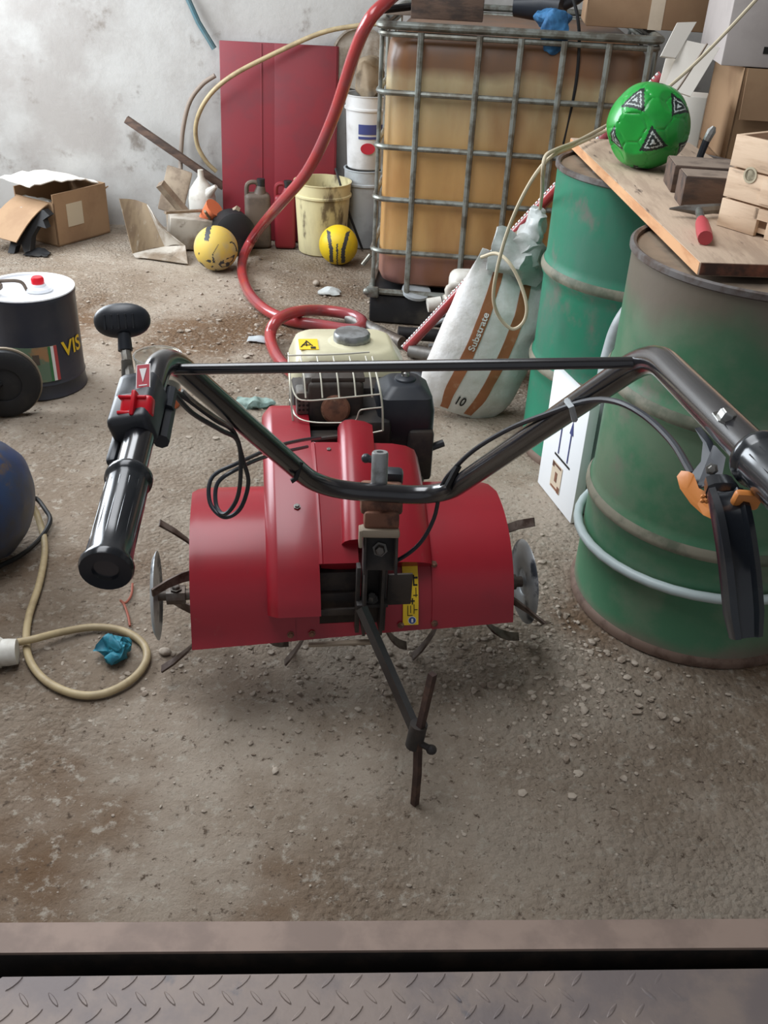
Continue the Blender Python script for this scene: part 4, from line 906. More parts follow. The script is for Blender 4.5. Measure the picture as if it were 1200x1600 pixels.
def stripe(u0, u1, v0, v1, m='sackbrown', n=24, name='stripe'): return part(name, [sheet(lambda a_, b2: sackp(u0+(u1-u0)*a_, v0+(v1-v0)*b2, 1, .0022), 3, n, .0012)], m, sk_)
stripe(-.58, -.37, .02, .93); stripe(.08, .29, .02, .90)
tg_ = text_geo('Substrate', .034)
part('lettering', [([sackp(-.465-p.y/SW*.9, .56+p.x/SH, 1, .0045) for p in tg_[0]], tg_[1])], 'white', sk_)
tg_ = text_geo('10', .05)
part('lettering', [([sackp(-.18+p.x/SW*.8, .10+p.y/SH, 1, .003) for p in tg_[0]], tg_[1])], 'ink', sk_)
# folded top of the sack
part('folded_top', [crumple(sheet(lambda u, v: SB+su*(-.03+(u-.5)*.19-.02*v)+sh*(SH*.93+.13*v)+sn*(.03+.055*math.sin(v*PI)*math.sin(u*PI)-.03*v), 10, 10, .006), .015, 18, 3),
     crumple(ico(tuple(SB+su*-.02+sh*(SH*1.08)+sn*.02), .055, 3, (1, .6, 1.1)), .02, 20, 9)], 'bag', sk_)
# darker second bag squeezed between sack and drum
b0 = V((.405, 3.285, 0))
t = thing('paper_bag', 'beige bag with a crumpled grey plastic top behind the white sack', 'bag', tuple(b0))
v_, f_ = ico((0, 0, 0), 1, 4)
g = ([V((b0.x+.005+v.x*.115+.03*v.z, b0.y+v.y*.09-.05*v.z, .29+v.z*.29)) for v in v_], f_)
part('body', [crumple(g, .02, 9, 4)], 'beigebag', t)
bt0 = aty(822, 395, 3.06)
pts = [aty(795, 432, 3.05), aty(812, 405, 3.05), aty(830, 372, 3.04), aty(838, 345, 3.03), aty(842, 328, 3.02)]
part('crumpled_top', [crumple(tube(path(pts, 5), [.032+.03*math.sin(PI*k/20) for k in range(19)]+[.02, .008], 18, ratio=.6), .018, 20, 6)], 'bag', t)
# white carton with arrows
ca_ = V((.462, 2.530, 0)); cb_ = V((.530, 2.300, 0)); cd_ = (cb_-ca_).normalized(); cn = V((cd_.y, -cd_.x, 0))   # cn: to the left, out of the printed face
if cn.x > 0: cn = -cn
lean = .02; MCt = Matrix((cd_, V((0, 0, 1)), cn)).transposed().to_4x4(); MCt.translation = ca_
CWd = (cb_-ca_).length
t = thing('carton', 'white carton with two printed arrows standing between the green drums', 'box', tuple(ca_+cd_*.12))
part('body', [xf(box((CWd/2, .185, -.015), (CWd, .37, .03), None, .003), MCt)], 'carton', t)
def arrow(x): return [xf(box((x, .205, .0012), (.005, .10, .001)), MCt), prism([(x-.011, .245), (x+.011, .245), (x, .285)], .001, MCt @ Matrix.Translation((0, 0, .0008)))]
part('printed_arrow', arrow(.105), 'bluelabel', t); part('printed_arrow', arrow(.165), 'bluelabel', t)
part('printed_bar', [xf(box((.135, .147, .0012), (.10, .006, .001)), MCt)], 'ink', t)
lab = part('printed_label', [xf(box((.115, .082, .0012), (.065, .085, .001)), MCt)], 'cardpale', t)
part('label_print', [xf(box((.115, .082, .0022), (.014, .03, .001)), MCt), xf(box((.09, .115, .0022), (.012, .016, .001)), MCt), xf(box((.138, .05, .0022), (.014, .02, .001)), MCt), xf(box((.115, .119, .0022), (.05, .006, .001)), MCt), xf(box((.115, .046, .0022), (.05, .006, .001)), MCt)], 'rust', lab)
# pale grey jerrycan behind the carton
jc = V((.672, 2.395, 0))
t = thing('jerrycan', 'pale grey plastic jerrycan with a loop handle behind the white carton', 'canister', tuple(jc))
jr = Matrix.Translation(jc) @ Matrix.Rotation(-.12, 4, 'Z')
part('body', [xf(box((.0, 0, .235), (.22, .145, .47), None, .03, 4), jr)], 'greyp', t)
part('handle', [xf(tube(fillet([(-.095, 0, .45), (-.085, 0, .56), (-.02, 0, .68), (.06, 0, .68), (.08, 0, .45)], .05), .02, 12), jr)], 'greyp', t)
part('cap', [xf(lathe([(0, 0), (.028, 0), (.028, .03), (0, .03)], 20), jr @ Matrix.Translation((.085, 0, .47)))], 'redlabel', t)
part('round_label', [xf(lathe([(0, 0), (.04, 0), (.04, .002), (0, .002)], 24), jr @ Matrix.Translation((-.111, -.02, .38)) @ Matrix.Rotation(-PI/2, 4, 'Y')), xf(box((-.06, -.0735, .40), (.08, .002, .07), None), jr)], 'redlabel', t)
# white jug lying behind the sack
t = thing('jug', 'white plastic jug with its neck pointing left between tank and sack', 'jug', (.24, 3.42, 0))
part('body', [box((.285, 3.66, .15), (.15, .12, .28), .1, .035, 4)], 'whitep', t)
n0, n1 = aty(715, 470, 3.60), aty(668, 477, 3.58)
part('neck', [tube([n0, n0.lerp(n1, .45)], [.045, .03], 16)], 'whitep', t)
part('cap', [tube([n0.lerp(n1, .55), n1-V((.0, 0, 0))], .027, 16)], 'whitep', t)
part('handle', [tube(path([aty(712, 480, 3.57), aty(700, 453, 3.57), aty(716, 447, 3.59), aty(735, 455, 3.62)], 5), .014, 10)], 'whitep', t)

# ================================================================== HOSES AND CORDS
R_ = .0235
hz = [aty(625, -16, 3.90), aty(604, 3, 3.79), aty(578, 30, 3.74), aty(555, 80, 3.80), aty(520, 185, 3.93), aty(480, 268, 4.05), aty(432, 325, 4.2), atz(395, 372, .10), atz(378, 412, .03), atz(386, 452, .025), atz(412, 482, .025), atz(450, 500, .025), atz(500, 508, .025), atz(552, 515, .03), atz(566, 503, .04), atz(545, 491, .045), atz(500, 485, .05), atz(460, 488, .075), atz(432, 502, .075), atz(422, 525, .03), atz(430, 552, .025), atz(448, 575, .025), atz(475, 596, .025)]
solo('hose', [tube(path(hz, 7), R_, 14)], 'redhose', 'thick glossy red hose hanging from the tank and coiling on the floor', 'hose')
s0, s1_ = V((.05, 3.42, .03)), aty(1034, 118, 3.34)
s0 = atz(634, 545, .03)
t = thing('reinforced_hose', 'straight red hose with white dashed edge highlight slanting behind the white sack', 'hose', tuple(s0))
s1_ = aty(1036, 118, 3.36)
part('tube', [tube([s0, s0.lerp(s1_, .5), s1_], .020, 14)], 'redhose', t)
dv = (s1_-s0); L_ = dv.length; dvn = dv/L_; upv = V((-.55, -.35, .75)); upv = (upv-dvn*upv.dot(dvn)).normalized()
part('dashed_edge_highlight', [tube([s0+dv*(k/90)+upv*.0195, s0+dv*((k+.62)/90)+upv*.0195], .0045, 6) for k in range(90)], 'white', t)  # white dashes model the hose's edge strip and its dotted highlight
rp = [aty(1192, -12, 3.0), aty(1130, 55, 2.98), aty(1080, 105, 2.95), aty(1040, 140, 2.92), aty(1000, 175, 2.9), atz(945, 205, .93), atz(900, 226, .925), aty(868, 240, 2.62), aty(842, 265, 2.60), aty(815, 310, 2.60), aty(792, 365, 2.62), aty(777, 420, 2.63), aty(771, 465, 2.65), aty(780, 495, 2.66), aty(800, 514, 2.66), aty(818, 503, 2.66), aty(823, 478, 2.66), aty(812, 440, 2.68), aty(795, 410, 2.70), aty(775, 396, 2.74), aty(752, 402, 2.78)]
solo('cord', [tube(path(rp, 6), .0052, 8)], 'rope', 'cream cord running past the green football and looping down over the white sack', 'cord')
rp = [atz(948, 196, .935), atz(905, 219, .93), aty(868, 234, 2.62), aty(852, 245, 2.58), aty(848, 270, 2.58), aty(847, 300, 2.75), aty(844, 326, 2.98)]
solo('cord', [tube(path(rp, 6), .005, 8)], 'rope', 'short cream cord dropping from the plank to the crumpled bag top', 'cord')
rp = [aty(1105, 68, 2.99), aty(1085, 100, 3.0), aty(1062, 135, 3.0), aty(1050, 150, 3.0)]
solo('cord', [tube(path(rp, 5), .0035, 6)], 'greyhose', 'thin dark string hanging over the pale box flap', 'cord')
wh = [aty(600, 36, 5.0), aty(560, 40, 5.02), aty(500, 52, 5.01), aty(420, 88, 4.99), aty(360, 120, 4.95), aty(325, 152, 4.96), aty(307, 190, 5.0), aty(308, 225, 5.04), aty(322, 252, 5.05), aty(338, 268, 5.06)]
solo('hose', [tube(path(wh, 6), .011, 10)], 'creamhose', 'cream hose arching across the wall and in front of the red panel', 'hose')
wh = [aty(336, 118, 5.06), aty(316, 132, 5.06), aty(297, 158, 5.06), aty(287, 195, 5.06), aty(283, 235, 5.05), aty(282, 272, 5.0)]
solo('hose', [tube(path(wh, 6), .011, 10)], 'greyhose', 'dusty grey hose curving down the wall left of the red panel', 'hose')
solo('rod', [tube([aty(290, -10, 5.07), aty(310, 35, 5.06), aty(335, 76, 5.06)], .013, 8)], 'teal', 'teal rod leaning on the wall above the red panel', 'rod')
solo('bar', [box(((aty(218, 204, 5.0).x+aty(330, 275, 5.0).x)/2, 5.0, (aty(218, 204, 5.0).z+aty(330, 275, 5.0).z)/2), (.56, .03, .035), Matrix.Rotation(.57, 3, 'Y'), .003)], 'darkwood', 'dark wooden bar leaning diagonally on the wall behind the jugs', 'bar')

# ================================================================== BACK WALL JUNK
# red leaning panel
xa, xb = -.905, -.33; yb_, yt_ = 4.93, 5.045; H_ = .915
lean = math.atan2(yt_-yb_, H_); Lp = math.hypot(H_, yt_-yb_)
MPn = Matrix.Translation(((xa+xb)/2, yb_+.02, 0)) @ Matrix.Rotation(-lean, 4, 'X')
t = thing('red_panel', 'large dark red metal door panel leaning on the back wall', 'panel', ((xa+xb)/2, yb_, 0))
part('sheet', [xf(box((0, 0, Lp/2), (xb-xa, .03, Lp), None, .004), MPn)], 'redpanel', t)
part('fold_line', [xf(box((-.085, -.0155, Lp/2), (.008, .004, Lp-.01), None, .001), MPn)], 'redpanel', t)
part('edge_flange', [xf(box((.13, -.018, Lp/2), (.30, .008, Lp-.004), None, .002), MPn)], 'redpanel', t)
# yellowed bucket
def bucket(name, c, r0, r1, h, m, min_, label, n=40):
    t = thing(name, label, 'bucket', (c[0], c[1], c[2])); M = Matrix.Translation(V(c))
    part('body', [lathe([(0, 0), (r0-.006, 0), (r0, .006), (r1*.985, h*.80), (r1+.006, h*.805), (r1+.006, h*.83), (r1, h*.84), (r1+.002, h*.985), (r1+.006, h*.99), (r1+.006, h), (r1-.003, h), (r1-.004, h*.8), (r0-.006, .012), (0, .012)], n, M)], [m, min_], t)
    return t, M
bp = atz(500, 397, 0); bp.y = 4.685; t, M = bucket('bucket', (bp.x+.005, bp.y+.125, 0), .118, .137, .345, 'bucket', 'bucketin', 'stained cream plastic bucket standing in front of the red panel')
# balls
def yfn(d):
    a = math.atan2(d.z, d.x); k = abs(abs(d.x)-.30-.25*max(0, d.z))
    return 1 if (k < .10 and d.z > -.75 and not (d.z > .8)) or (abs(d.x) < .04 and d.z < .35 and d.y < 0) else 0
r = .094; p = atz(528, 414, 0); ball('football', (p.x, p.y+.015, r), r, ['ballyel', 'balldark'], yfn, 'bright yellow football with dark bands beside the cream bucket')
def wfn(d): return 1 if (abs(noise.noise(d*1.7+V((9, 2, 4)))) < .05 and d.x > .0 and d.z < .45) or (noise.noise(d*3+V((2, 5, 1))) > .36 and d.z < 0) or (d.z > .55 and abs(d.x+.25) < .12) else 0
r = .102; p = atz(337, 425, 0); ball('football', (p.x, p.y+.035, r), r, ['ballworn', 'balldark'], wfn, 'scuffed old yellow football in front of the metal scoop')
# small cans between panel and hose
def can(name, x, y, w_, d_, h, m, label, rot=0, cat='canister'):
    t = thing(name, label, cat, (x, y, 0)); M = Matrix.Translation((x, y, 0)) @ Matrix.Rotation(rot, 4, 'Z')
    part('body', [xf(box((0, 0, h*.40), (w_, d_, h*.80), None, .02, 3), M), xf(tube([(w_*.1, 0, h*.76), (w_*.15, 0, h*.9)], [.035, .02], 12), M)], m, t)
    part('cap', [xf(lathe([(0, 0), (.02, 0), (.02, h*.1), (0, h*.1)], 14), M @ Matrix.Translation((w_*.15, 0, h*.9)))], 'rubber', t)
    part('handle', [xf(tube(path([(-w_*.42, 0, h*.72), (-w_*.38, 0, h*.92), (-w_*.05, 0, h*.95), (w_*.12, 0, h*.86)], 5), .011, 8), M)], m, t)
    return t
p = atz(402, 390, 0); can('jerrycan', p.x, p.y+.05, .125, .08, .335, 'brownplastic', 'dusty brown jerrycan standing before the red panel', .25)
p = atz(441, 391, 0); can('jerrycan', p.x+.01, p.y+.05, .105, .07, .33, 'redcan', 'red jerrycan between the brown jerrycan and the cream bucket', .1)
# dark ribbed drum-like thing lying on its side
p = aty(362, 358, 4.70)
solo('ribbed_pot', [lathe([(0, -.09), (.06, -.09), (.085, -.07)]+[(.095+.005*(k % 2), -.06+.02*k) for k in range(8)]+[(.07, .095), (0, .095)], 28, frame((p.x, 4.72, .102), V((.35, -.9, .05))))], 'rubber', 'black ribbed pot lying on its side by the brown jerrycan', 'pot')
# bent metal scoop
t0 = aty(188, 312, 4.62); 
def quad2(P, n, m, bow):
    return sheet(lambda u, v: (P[0].lerp(P[1], u)).lerp(P[3].lerp(P[2], u), v)+V((0, -bow*math.sin(PI*u), 0)), n, m, .004)
t = thing('metal_scoop', 'bent dusty sheet metal scoop propped up near the left box', 'scoop', tuple(atz(240, 400, 0)))
qa, qb, qc, qd = aty(186, 311, 4.68), aty(230, 319, 4.70), atz(258, 386, .03), atz(207, 397, .02)
part('blade', [quad2([qa, qb, qc, qd], 10, 10, -.03)], 'scoop', t)
qe, qf, qg = aty(246, 350, 4.60), atz(290, 384, .06), atz(294, 413, .006)
part('side_lip', [sheet(lambda u, v: (qb.lerp(qc, v)).lerp(qe.lerp(qf, v), u)+V((0, 0, .01*math.sin(PI*u))), 5, 10, .004), sheet(lambda u, v: (qd.lerp(qc, u*.8)).lerp(atz(212, 402, .006).lerp(qg, u), v), 10, 5, .004), sheet(lambda u, v: (qd.lerp(qc, .8)).lerp(qg, v).lerp(qc.lerp(qf, v), u), 5, 5, .004)], 'sheet', t, 'pale bent lip')
# rectangular tin leaning behind scoop
def stick(name, a_, b2, r, label, m='junkwood', cat='stick', n=6): return solo(name, [tube([V(a_), V(b2)], r, n)], m, label, cat)
stick('stick', tuple(atz(338, 328, .16)), tuple(aty(258, 332, 4.55)), .008, 'thin pale stick lying level above the metal scoop')
stick('stick', tuple(aty(320, 330, 4.62)), tuple(atz(342, 362, .012)), .007, 'short pale stick slanting down behind the scuffed yellow ball')
stick('plank', tuple(aty(250, 287, 4.80)), tuple(atz(318, 366, .03)), .026, 'weathered plank leaning from the jugs down to the floor', cat='plank', n=4)
stick('plank', tuple(atz(312, 362, .02)), tuple(aty(372, 326, 4.74)), .016, 'weathered batten slanting up towards the red panel', cat='plank', n=4)
p = aty(275, 300, 4.95)
solo('wooden_paddle', [box((p.x, 4.93, .23), (.13, .02, .22), Matrix.Rotation(-.25, 3, 'X') @ Matrix.Rotation(.25, 3, 'Y'), .008), box((p.x+.02, 4.90, .07), (.12, .08, .14), None, .01)], 'junkwood', 'pale wooden paddle blade standing against the wall beside the white jug', 'paddle')
p = atz(316, 345, 0)
t = thing('jug', 'white plastic jug with a pointed spout by the wall', 'jug', (p.x, 4.95, 0))
jp = aty(315, 300, 4.95)
part('body', [lathe([(0, .0), (.065, .0), (.07, .01), (.07, .20), (.062, .24), (.035, .275), (.016, .30), (.014, .335), (0, .335)], 24, Matrix.Translation((jp.x, 4.95, 0)))], 'whitep', t)
part('spout', [tube([(jp.x+.03, 4.92, .22), (jp.x+.085, 4.90, .27)], [.03, .010], 10)], 'whitep', t)
p = aty(325, 315, 4.75)
solo('funnel', [tube([(p.x-.07, 4.80, .10), (p.x+.03, 4.76, .20)], [.012, .05], 14)], 'orange', 'orange plastic funnel lying in front of the white jug', 'funnel')
p = aty(290, 355, 4.6)
solo('metal_box', [box((p.x, 4.76, .078), (.24, .14, .15), Matrix.Rotation(.3, 3, 'Z') @ Matrix.Rotation(.12, 3, 'Y'), .006)], 'sheet', 'dusty metal box lying under the sticks behind the scoop', 'box')
p = atz(330, 385, 0)
solo('dusty_tray', [lathe([(0, .0), (.085, .0), (.10, .03), (.094, .03), (.08, .008), (0, .008)], 24, Matrix.Translation((p.x-.03, p.y+.05, 0)))], 'sheet', 'shallow dusty tray behind the scuffed yellow ball', 'tray')

# cardboard box at left with torn flap and its contents
bx0 = atz(92, 386, 0); bx1 = atz(176, 362, 0)
cdir = (bx1-bx0).normalized(); cback = V((-cdir.y, cdir.x, 0)); BW, BD, BH = .37, .27, .25
MB = Matrix((cdir, cback, V((0, 0, 1)))).transposed().to_4x4(); MB.translation = bx0
t = thing('cardboard_box', 'battered open cardboard box with a torn pale flap on the far left', 'box', tuple(bx0+V((.05, .2, 0))))
part('body', [xf(box((BW*.46, .003, BH/2), (BW*.92, .006, BH), None), MB), xf(box((.003, BD/2, BH*.42), (.006, BD, BH*.84), None), MB), xf(box((BW*.92, BD/2, BH/2), (.006, BD, BH), None), MB), xf(box((BW*.46, BD, BH/2), (BW*.92, .006, BH), None), MB), xf(box((BW*.46, BD/2, .004), (BW*.92, BD, .006), None), MB)], 'card', t)
fl = sheet(lambda u, v: MB @ V((BW*.92-(.02+.42*v)*1.0+.03*u, .02+BD*.95*u+.015*math.sin(9*v)*(1-u), BH+.002+.05*v+.025*math.sin(PI*v)+.012*noise.noise(V((u*3, v*8, 0))))), 12, 12, .005)
part('torn_flap', [fl], 'cardwhite', t, 'pale torn top flap')
part('flap', [sheet(lambda u, v: MB @ V((-.01-.22*v, .02+(BD-.04)*u, BH*.84-.14*v+.02*math.sin(PI*v))), 6, 6, .005)], 'card', t)
part('paper_label', [xf(box((BW*.34, -.0015, BH*.55), (.10, .002, .11), None), MB)], 'label', t)
part('inner_flap', [sheet(lambda u, v: MB @ V((.02+.36*u, .02+.12*v, BH*.88-.08*v+.01*math.sin(7*u))), 8, 4, .005)], 'card', t)
g = ico((0, 0, 0), 1, 3)
g = ([MB @ V((.02+v.x*.10+0, .16+v.y*.12, BH*.62+v.z*.05)) for v in g[0]], g[1])
solo('plastic_bag', [crumple(g, .03, 14, 3)], 'bag', 'crumpled grey plastic bag inside the battered cardboard box', 'bag')
# curved black plastic piece in front of box
ol = [(12, 395), (18, 372), (33, 347), (50, 331), (68, 328), (77, 337), (67, 344), (72, 357), (59, 353), (49, 371), (47, 392), (38, 395), (33, 381), (25, 385), (22, 396)]
P = [aty(x, y, 4.50+.10*(395-y)/65) for x, y in ol]; zmin = min(p.z for p in P)
vv = [V((p.x, p.y, p.z-zmin+.002)) for p in P]+[V((p.x+.012, p.y+.035, p.z-zmin+.002)) for p in P]; nn_ = len(P)
ff = [list(range(nn_)), list(range(nn_, 2*nn_))[::-1]]+[[i, (i+1) % nn_, (i+1) % nn_+nn_, i+nn_] for i in range(nn_)]
solo('plastic_offcut', [(vv, ff)], 'rubber', 'curved black plastic scrap leaning on the battered cardboard box', 'scrap')
for i, (x, y, sc_, lab_) in enumerate(((58, 398, .06, 'dark dusty scrap lying before the battered cardboard box'), (515, 459, .05, 'curled grey scrap of paper on the floor near the caged tank'), (400, 533, .035, 'bluish paper scrap on the floor left of the fuel tank'), (495, 446, .018, 'small pale lump on the floor near the caged tank'))):
    p = atz(x, y, 0); m = ['rubber', 'bag', 'greyp', 'stone'][i]
    g = sheet(lambda u, v: V((p.x+(u-.5)*sc_*2, p.y+(v-.5)*sc_*1.2, .006+.35*sc_*math.sin(PI*u)*v)), 8, 6, .003) if i != 3 else ico((p.x, p.y, .012), sc_, 2, (1, 1, .8))
    solo('paper_scrap' if i in (1, 2) else ('plastic_scrap' if i == 0 else 'stone'), [crumple(g, sc_*.18, 30, i*3.1)], m, lab_, 'scrap' if i != 3 else 'stone')

# stacked paint buckets beside the tank
PBX, PBY = -.180, 4.958
t, M = bucket('bucket', (PBX, PBY, 0), .094, .104, .385, 'greyp', 'greyp', 'grey dusty bucket at the bottom of the stack beside the tank')
t, M = bucket('bucket', (PBX, PBY, .387), .092, .106, .34, 'paintbkt', 'paintbkt', 'white paint bucket with blue band and red oval, stacked on the grey bucket')
def band(z0_, z1_, r0_, r1_, a0, a1, m, nm): return part(nm, [lathe([(r0_+.004, z0_), (r1_+.004, z1_), (r1_+.002, z1_), (r0_+.002, z0_), (r0_+.004, z0_)], 20, M, a0, a1)], m, t)
band(.170, .215, .0985, .1005, 4.35, 5.6, 'bluelabel', 'blue_band'); band(.148, .160, .0975, .098, 4.35, 5.6, 'bluelabel', 'blue_band')
ov = [(u_, v_2) for u_, v_2 in [(math.cos(2*PI*k/18), math.sin(2*PI*k/18)) for k in range(18)]]
part('red_oval', [([M @ V((.1015*math.cos(4.83+.36*a_), .1015*math.sin(4.83+.36*a_), .105+.026*b2)) for a_, b2 in ov]+[M @ V((.092*math.cos(4.83+.36*a_), .092*math.sin(4.83+.36*a_), .105+.026*b2)) for a_, b2 in ov], [list(range(18)), list(range(18, 36))[::-1]]+[[i, (i+1) % 18, (i+1) % 18+18, i+18] for i in range(18)])], 'redlabel', t)
g = ico((PBX+.01, PBY, .79), .085, 4, (.85, .8, 1.15))
solo('sack', [crumple(g, .03, 11, 8)], 'beigebag', 'crumpled sack top standing in the white paint bucket', 'sack')
p = aty(563, 92, 5.05)
solo('round_lid', [lathe([(0, 0), (.135, 0), (.14, .006), (.14, .018), (.13, .02), (.125, .010), (0, .010)], 40, frame((p.x, 5.075, p.z), V((0, -1, 0))))], 'sheet', 'large round grey lid hanging on the back wall behind the tank corner', 'lid')
solo('cable', [tube(path([V((-.325, 4.88, .39)), V((-.29, 4.84, .30)), V((-.255, 4.83, .20)), V((-.215, 4.83, .10)), V((-.18, 4.835, .012))], 6), .006, 8)], 'rubber', 'thin black cable hanging in front of the stacked buckets', 'cable')

# pipes and dark junk at the foot of the tank
for (a_, b2, r_, m_, lab_) in (((545, 497, .03), (628, 535, .03), .024, 'dull', 'grey pipe lying on the floor in front of the caged tank'),
        ((622, 520, .05), (690, 525, .04), .026, 'rubber', 'dark pipe lying against the foot of the caged tank'),
        ((640, 548, .028), (700, 560, .028), .026, 'dull', 'dull grey pipe lying between the fuel tank and the white sack'),
        ((632, 575, .026), (676, 600, .026), .024, 'rubber', 'short black pipe lying left of the white sack')):
    solo('pipe', [tube([atz(*a_), atz(*b2)], r_, 12)], m_, lab_, 'pipe')
p0 = [atz(668, 512, .05), atz(700, 498, .12), atz(712, 515, .11), atz(705, 535, .06), atz(670, 540, .05)]
solo('bracket', [tube(path(p0, 5), .008, 8)], 'greyp', 'grey looped bracket lying at the left side of the white sack', 'bracket')
p = atz(640, 508, .03)
solo('oval_lid', [lathe([(0, 0), (.06, 0), (.06, .012), (0, .014)], 24, frame((p.x+.02, p.y+.10, .135), V((.1, -.3, 1))))], 'greyp', 'pale oval lid lying on the foot of the caged tank', 'lid')

# ================================================================== LEFT SIDE
# oil can
OC = V((-1.225, 3.06, 0)); OR, OH = .150, .345
t = thing('oil_can', 'dark blue metal oil can with a bright lid and red cap at the left edge', 'can', tuple(OC)); M = Matrix.Translation(OC)
part('body', [lathe([(0, .006), (OR-.004, .006), (OR+.002, 0), (OR+.004, .004), (OR+.001, .014), (OR, .045), (OR+.003, .052), (OR, .060), (OR, OH-.02), (OR+.003, OH-.01), (OR+.002, OH-.002), (OR-.004, OH-.012), (0, OH-.012)], 56, M)], 'canblue', t)
part('lid', [lathe([(0, OH-.006), (OR-.010, OH-.006), (OR-.006, OH+.002), (OR+.002, OH+.004), (OR+.003, OH), (OR-.002, OH-.004), (0, OH-.009)], 56, M)], 'canlid', t)
part('spout_collar', [lathe([(.045, 0), (.042, .010), (.026, .014), (.024, .022), (0, .022)], 24, M @ Matrix.Translation((.04, -.005, OH-.004)))], 'canlid', t)
part('cap', [lathe([(.021, 0), (.021, .020), (.017, .026), (0, .026)], 16, M @ Matrix.Translation((.04, -.005, OH+.014)))], 'redplastic', t)
hp_ = V((OC.x-.05, OC.y-.05, OH))
part('handle', [tube(path([hp_+V((-.06, -.02, .0)), hp_+V((-.045, -.015, .03)), hp_+V((.0, .0, .036)), hp_+V((.045, .015, .03)), hp_+V((.06, .02, 0))], 5), .006, 8), xf(box((0, 0, 0), (.05, .03, .02), None, .006), Matrix.Translation(hp_+V((-.03, -.02, .022))))], 'brownplastic', t)
def canpt(a_, z, off): return M @ V(((OR+off)*math.cos(a_), (OR+off)*math.sin(a_), z))
def canlab(a0, a1, z0_, z1_, off, m, nm, par): return part(nm, [sheet(lambda u, v: canpt(a0+(a1-a0)*u, z0_+(z1_-z0_)*v, off), 16, 3, .0008)], m, par)
A_ = math.atan2(-.93, .37)
lb_ = canlab(A_-.55, A_+.42, .066, .190, .002, 'canpic', 'picture_label', t)
canlab(A_+.22, A_+.28, .067, .189, .003, 'lgreen', 'label_stripe', lb_); canlab(A_+.28, A_+.345, .067, .189, .003, 'white', 'label_stripe', lb_); canlab(A_+.345, A_+.42, .067, .189, .003, 'lred', 'label_stripe', lb_)
canlab(A_-.12, A_+.02, .13, .165, .003, 'brownplastic', 'label_print', lb_)
tg_ = text_geo('VIS', .072)
part('lettering', [([canpt(A_+.86+p.x/OR, .165+p.y, .0032) for p in tg_[0]], tg_[1])], 'yellow', t, 'yellow capital letters')
# air compressor at left edge: blue tank and wheel
_c = atz(40, 790, .17); cy, cz, crr = _c.y, .155, .155
t = thing('air_compressor', 'blue air compressor tank with a black wheel cut off by the left edge', 'compressor', (-1.3, 2.3, 0))
xe = _c.x-.005
part('tank', [lathe([(0, 0), (.05, .004), (.10, .02), (.135, .045), (crr, .085), (crr, .55), (.13, .60), (0, .63)], 40, frame((xe, cy, cz+.012), V((-1, .12, 0))))], 'compblue', t)
part('foot', [box((-1.06, cy, .012), (.06, .16, .024), None, .004), box((-1.45, cy+.04, .012), (.06, .16, .024), None, .004)], 'rubber', t)
wc = V((-1.245, 2.80, .112))
wh_ = part('wheel', [lathe([(.055, -.018), (.095, -.022), (.110, -.014), (.112, 0), (.110, .014), (.095, .022), (.055, .018), (.055, -.018)], 40, frame(wc, V((.35, -1, .05))))], 'rubber', t)
part('wheel_hub', [lathe([(0, -.012), (.056, -.012), (.056, .012), (0, .016)], 28, frame(wc, V((.35, -1, .05))))], 'rubber', wh_)
part('wheel_rim', [lathe([(.104, -.028), (.115, -.024), (.117, -.006), (.112, -.006), (.104, -.028)], 40, frame(wc, V((.35, -1, .05))))], 'rimtan', wh_)
part('wheel_strut', [tube([wc+V((-.01, .03, 0)), V((-1.25, cy+.12, .20))], .012, 8)], 'rubber', t)
cab = [V((-.93, cy+.05, .10)), atz(52, 778, .05), atz(72, 798, .03), atz(78, 815, .02), atz(62, 842, .012), atz(32, 868, .008), atz(-8, 888, .008)]
solo('cable', [tube(path(cab, 6), .0062, 8)], 'rubber', 'black cable looping out from the blue compressor onto the floor', 'cable')
hzz = [V((-.95, cy+.08, .06)), atz(48, 790, .05), atz(64, 822, .012), atz(70, 860, .011), atz(62, 910, .011), atz(46, 960, .011), atz(41, 1000, .011), atz(48, 1035, .011), atz(75, 1066, .011), atz(120, 1085, .011), atz(165, 1083, .011), atz(208, 1060, .011), atz(229, 1030, .011), atz(222, 1004, .011), atz(190, 985, .011), atz(145, 980, .011), atz(95, 988, .02), atz(55, 998, .034), atz(25, 1004, .028)]
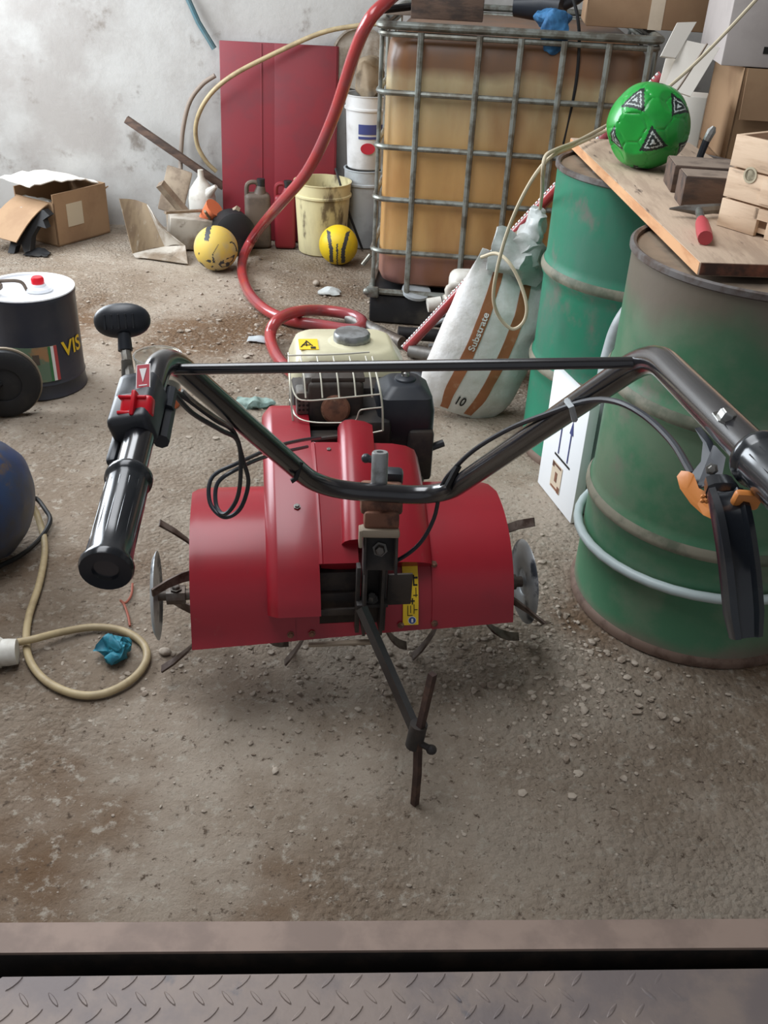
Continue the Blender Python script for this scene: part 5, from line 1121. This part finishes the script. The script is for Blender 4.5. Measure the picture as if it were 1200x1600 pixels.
solo('hose', [tube(path(hzz, 7), .0088, 10)], 'creamhose', 'thin cream hose looped on the floor round the blue rag', 'hose')
e0 = atz(27, 1018, .032)
solo('hose_coupling', [tube([e0, e0.lerp(e0+V((-.035, -.008, 0)), .5), e0+V((-.03, -.006, 0)), e0+V((-.034, -.006, 0)), e0+V((-.09, -.018, 0))], [.028, .030, .030, .034, .034], 18)], 'whitep', 'white plastic coupling on the floor at the left edge', 'coupling')
# crumpled blue rag
p = atz(178, 1033, 0); g = ico((0, 0, 0), 1, 4); g = ([V((p.x+v.x*.036, p.y+.012+v.y*.030, .026+v.z*.026)) for v in g[0]], g[1])
solo('rag', [crumple(g, .016, 42, 11)], 'ragblue', 'crumpled blue rag lying inside the cream hose loop', 'rag')
p = atz(395, 636, 0); g = ico((0, 0, 0), 1, 4); g = ([V((p.x+v.x*.075, p.y+.01+v.y*.035, .013+v.z*.012)) for v in g[0]], g[1])
solo('rag', [crumple(g, .014, 26, 17)], 'raggreen', 'grey green rag lying on the floor left of the engine', 'rag')
# clear tub with orange base
jt = V((-.775, 2.935, 0))
t = thing('plastic_tub', 'clear plastic tub with orange bottom part on the floor behind the left handle', 'tub', tuple(jt)); M = Matrix.Translation(jt)
part('clear_wall', [lathe([(.068, .066), (.078, .175), (.081, .178), (.081, .182), (.076, .182), (.066, .066)], 36, M)], 'glass', t)
part('base', [lathe([(0, 0), (.060, 0), (.062, .004), (.068, .066), (.064, .066), (.058, .006), (0, .006)], 36, M)], 'orange', t)
# red twine
tw = [atz(207, 912, .005), atz(205, 930, .006), atz(196, 942, .006), atz(188, 938, .012), atz(194, 945, .006), atz(200, 962, .005), atz(203, 978, .005)]
solo('twine', [tube(path(tw, 5), .003, 6)], 'redtwine', 'scrap of red brown twine on the floor left of the tiller', 'twine')
pc = atz(258, 1020, .002)
solo('stone', [crumple(ico((pc.x, pc.y, .006), .012, 2, (1.2, 1, .6)), .002, 60, 2)], 'stone', 'flat round pebble under the left tiller disc', 'stone')
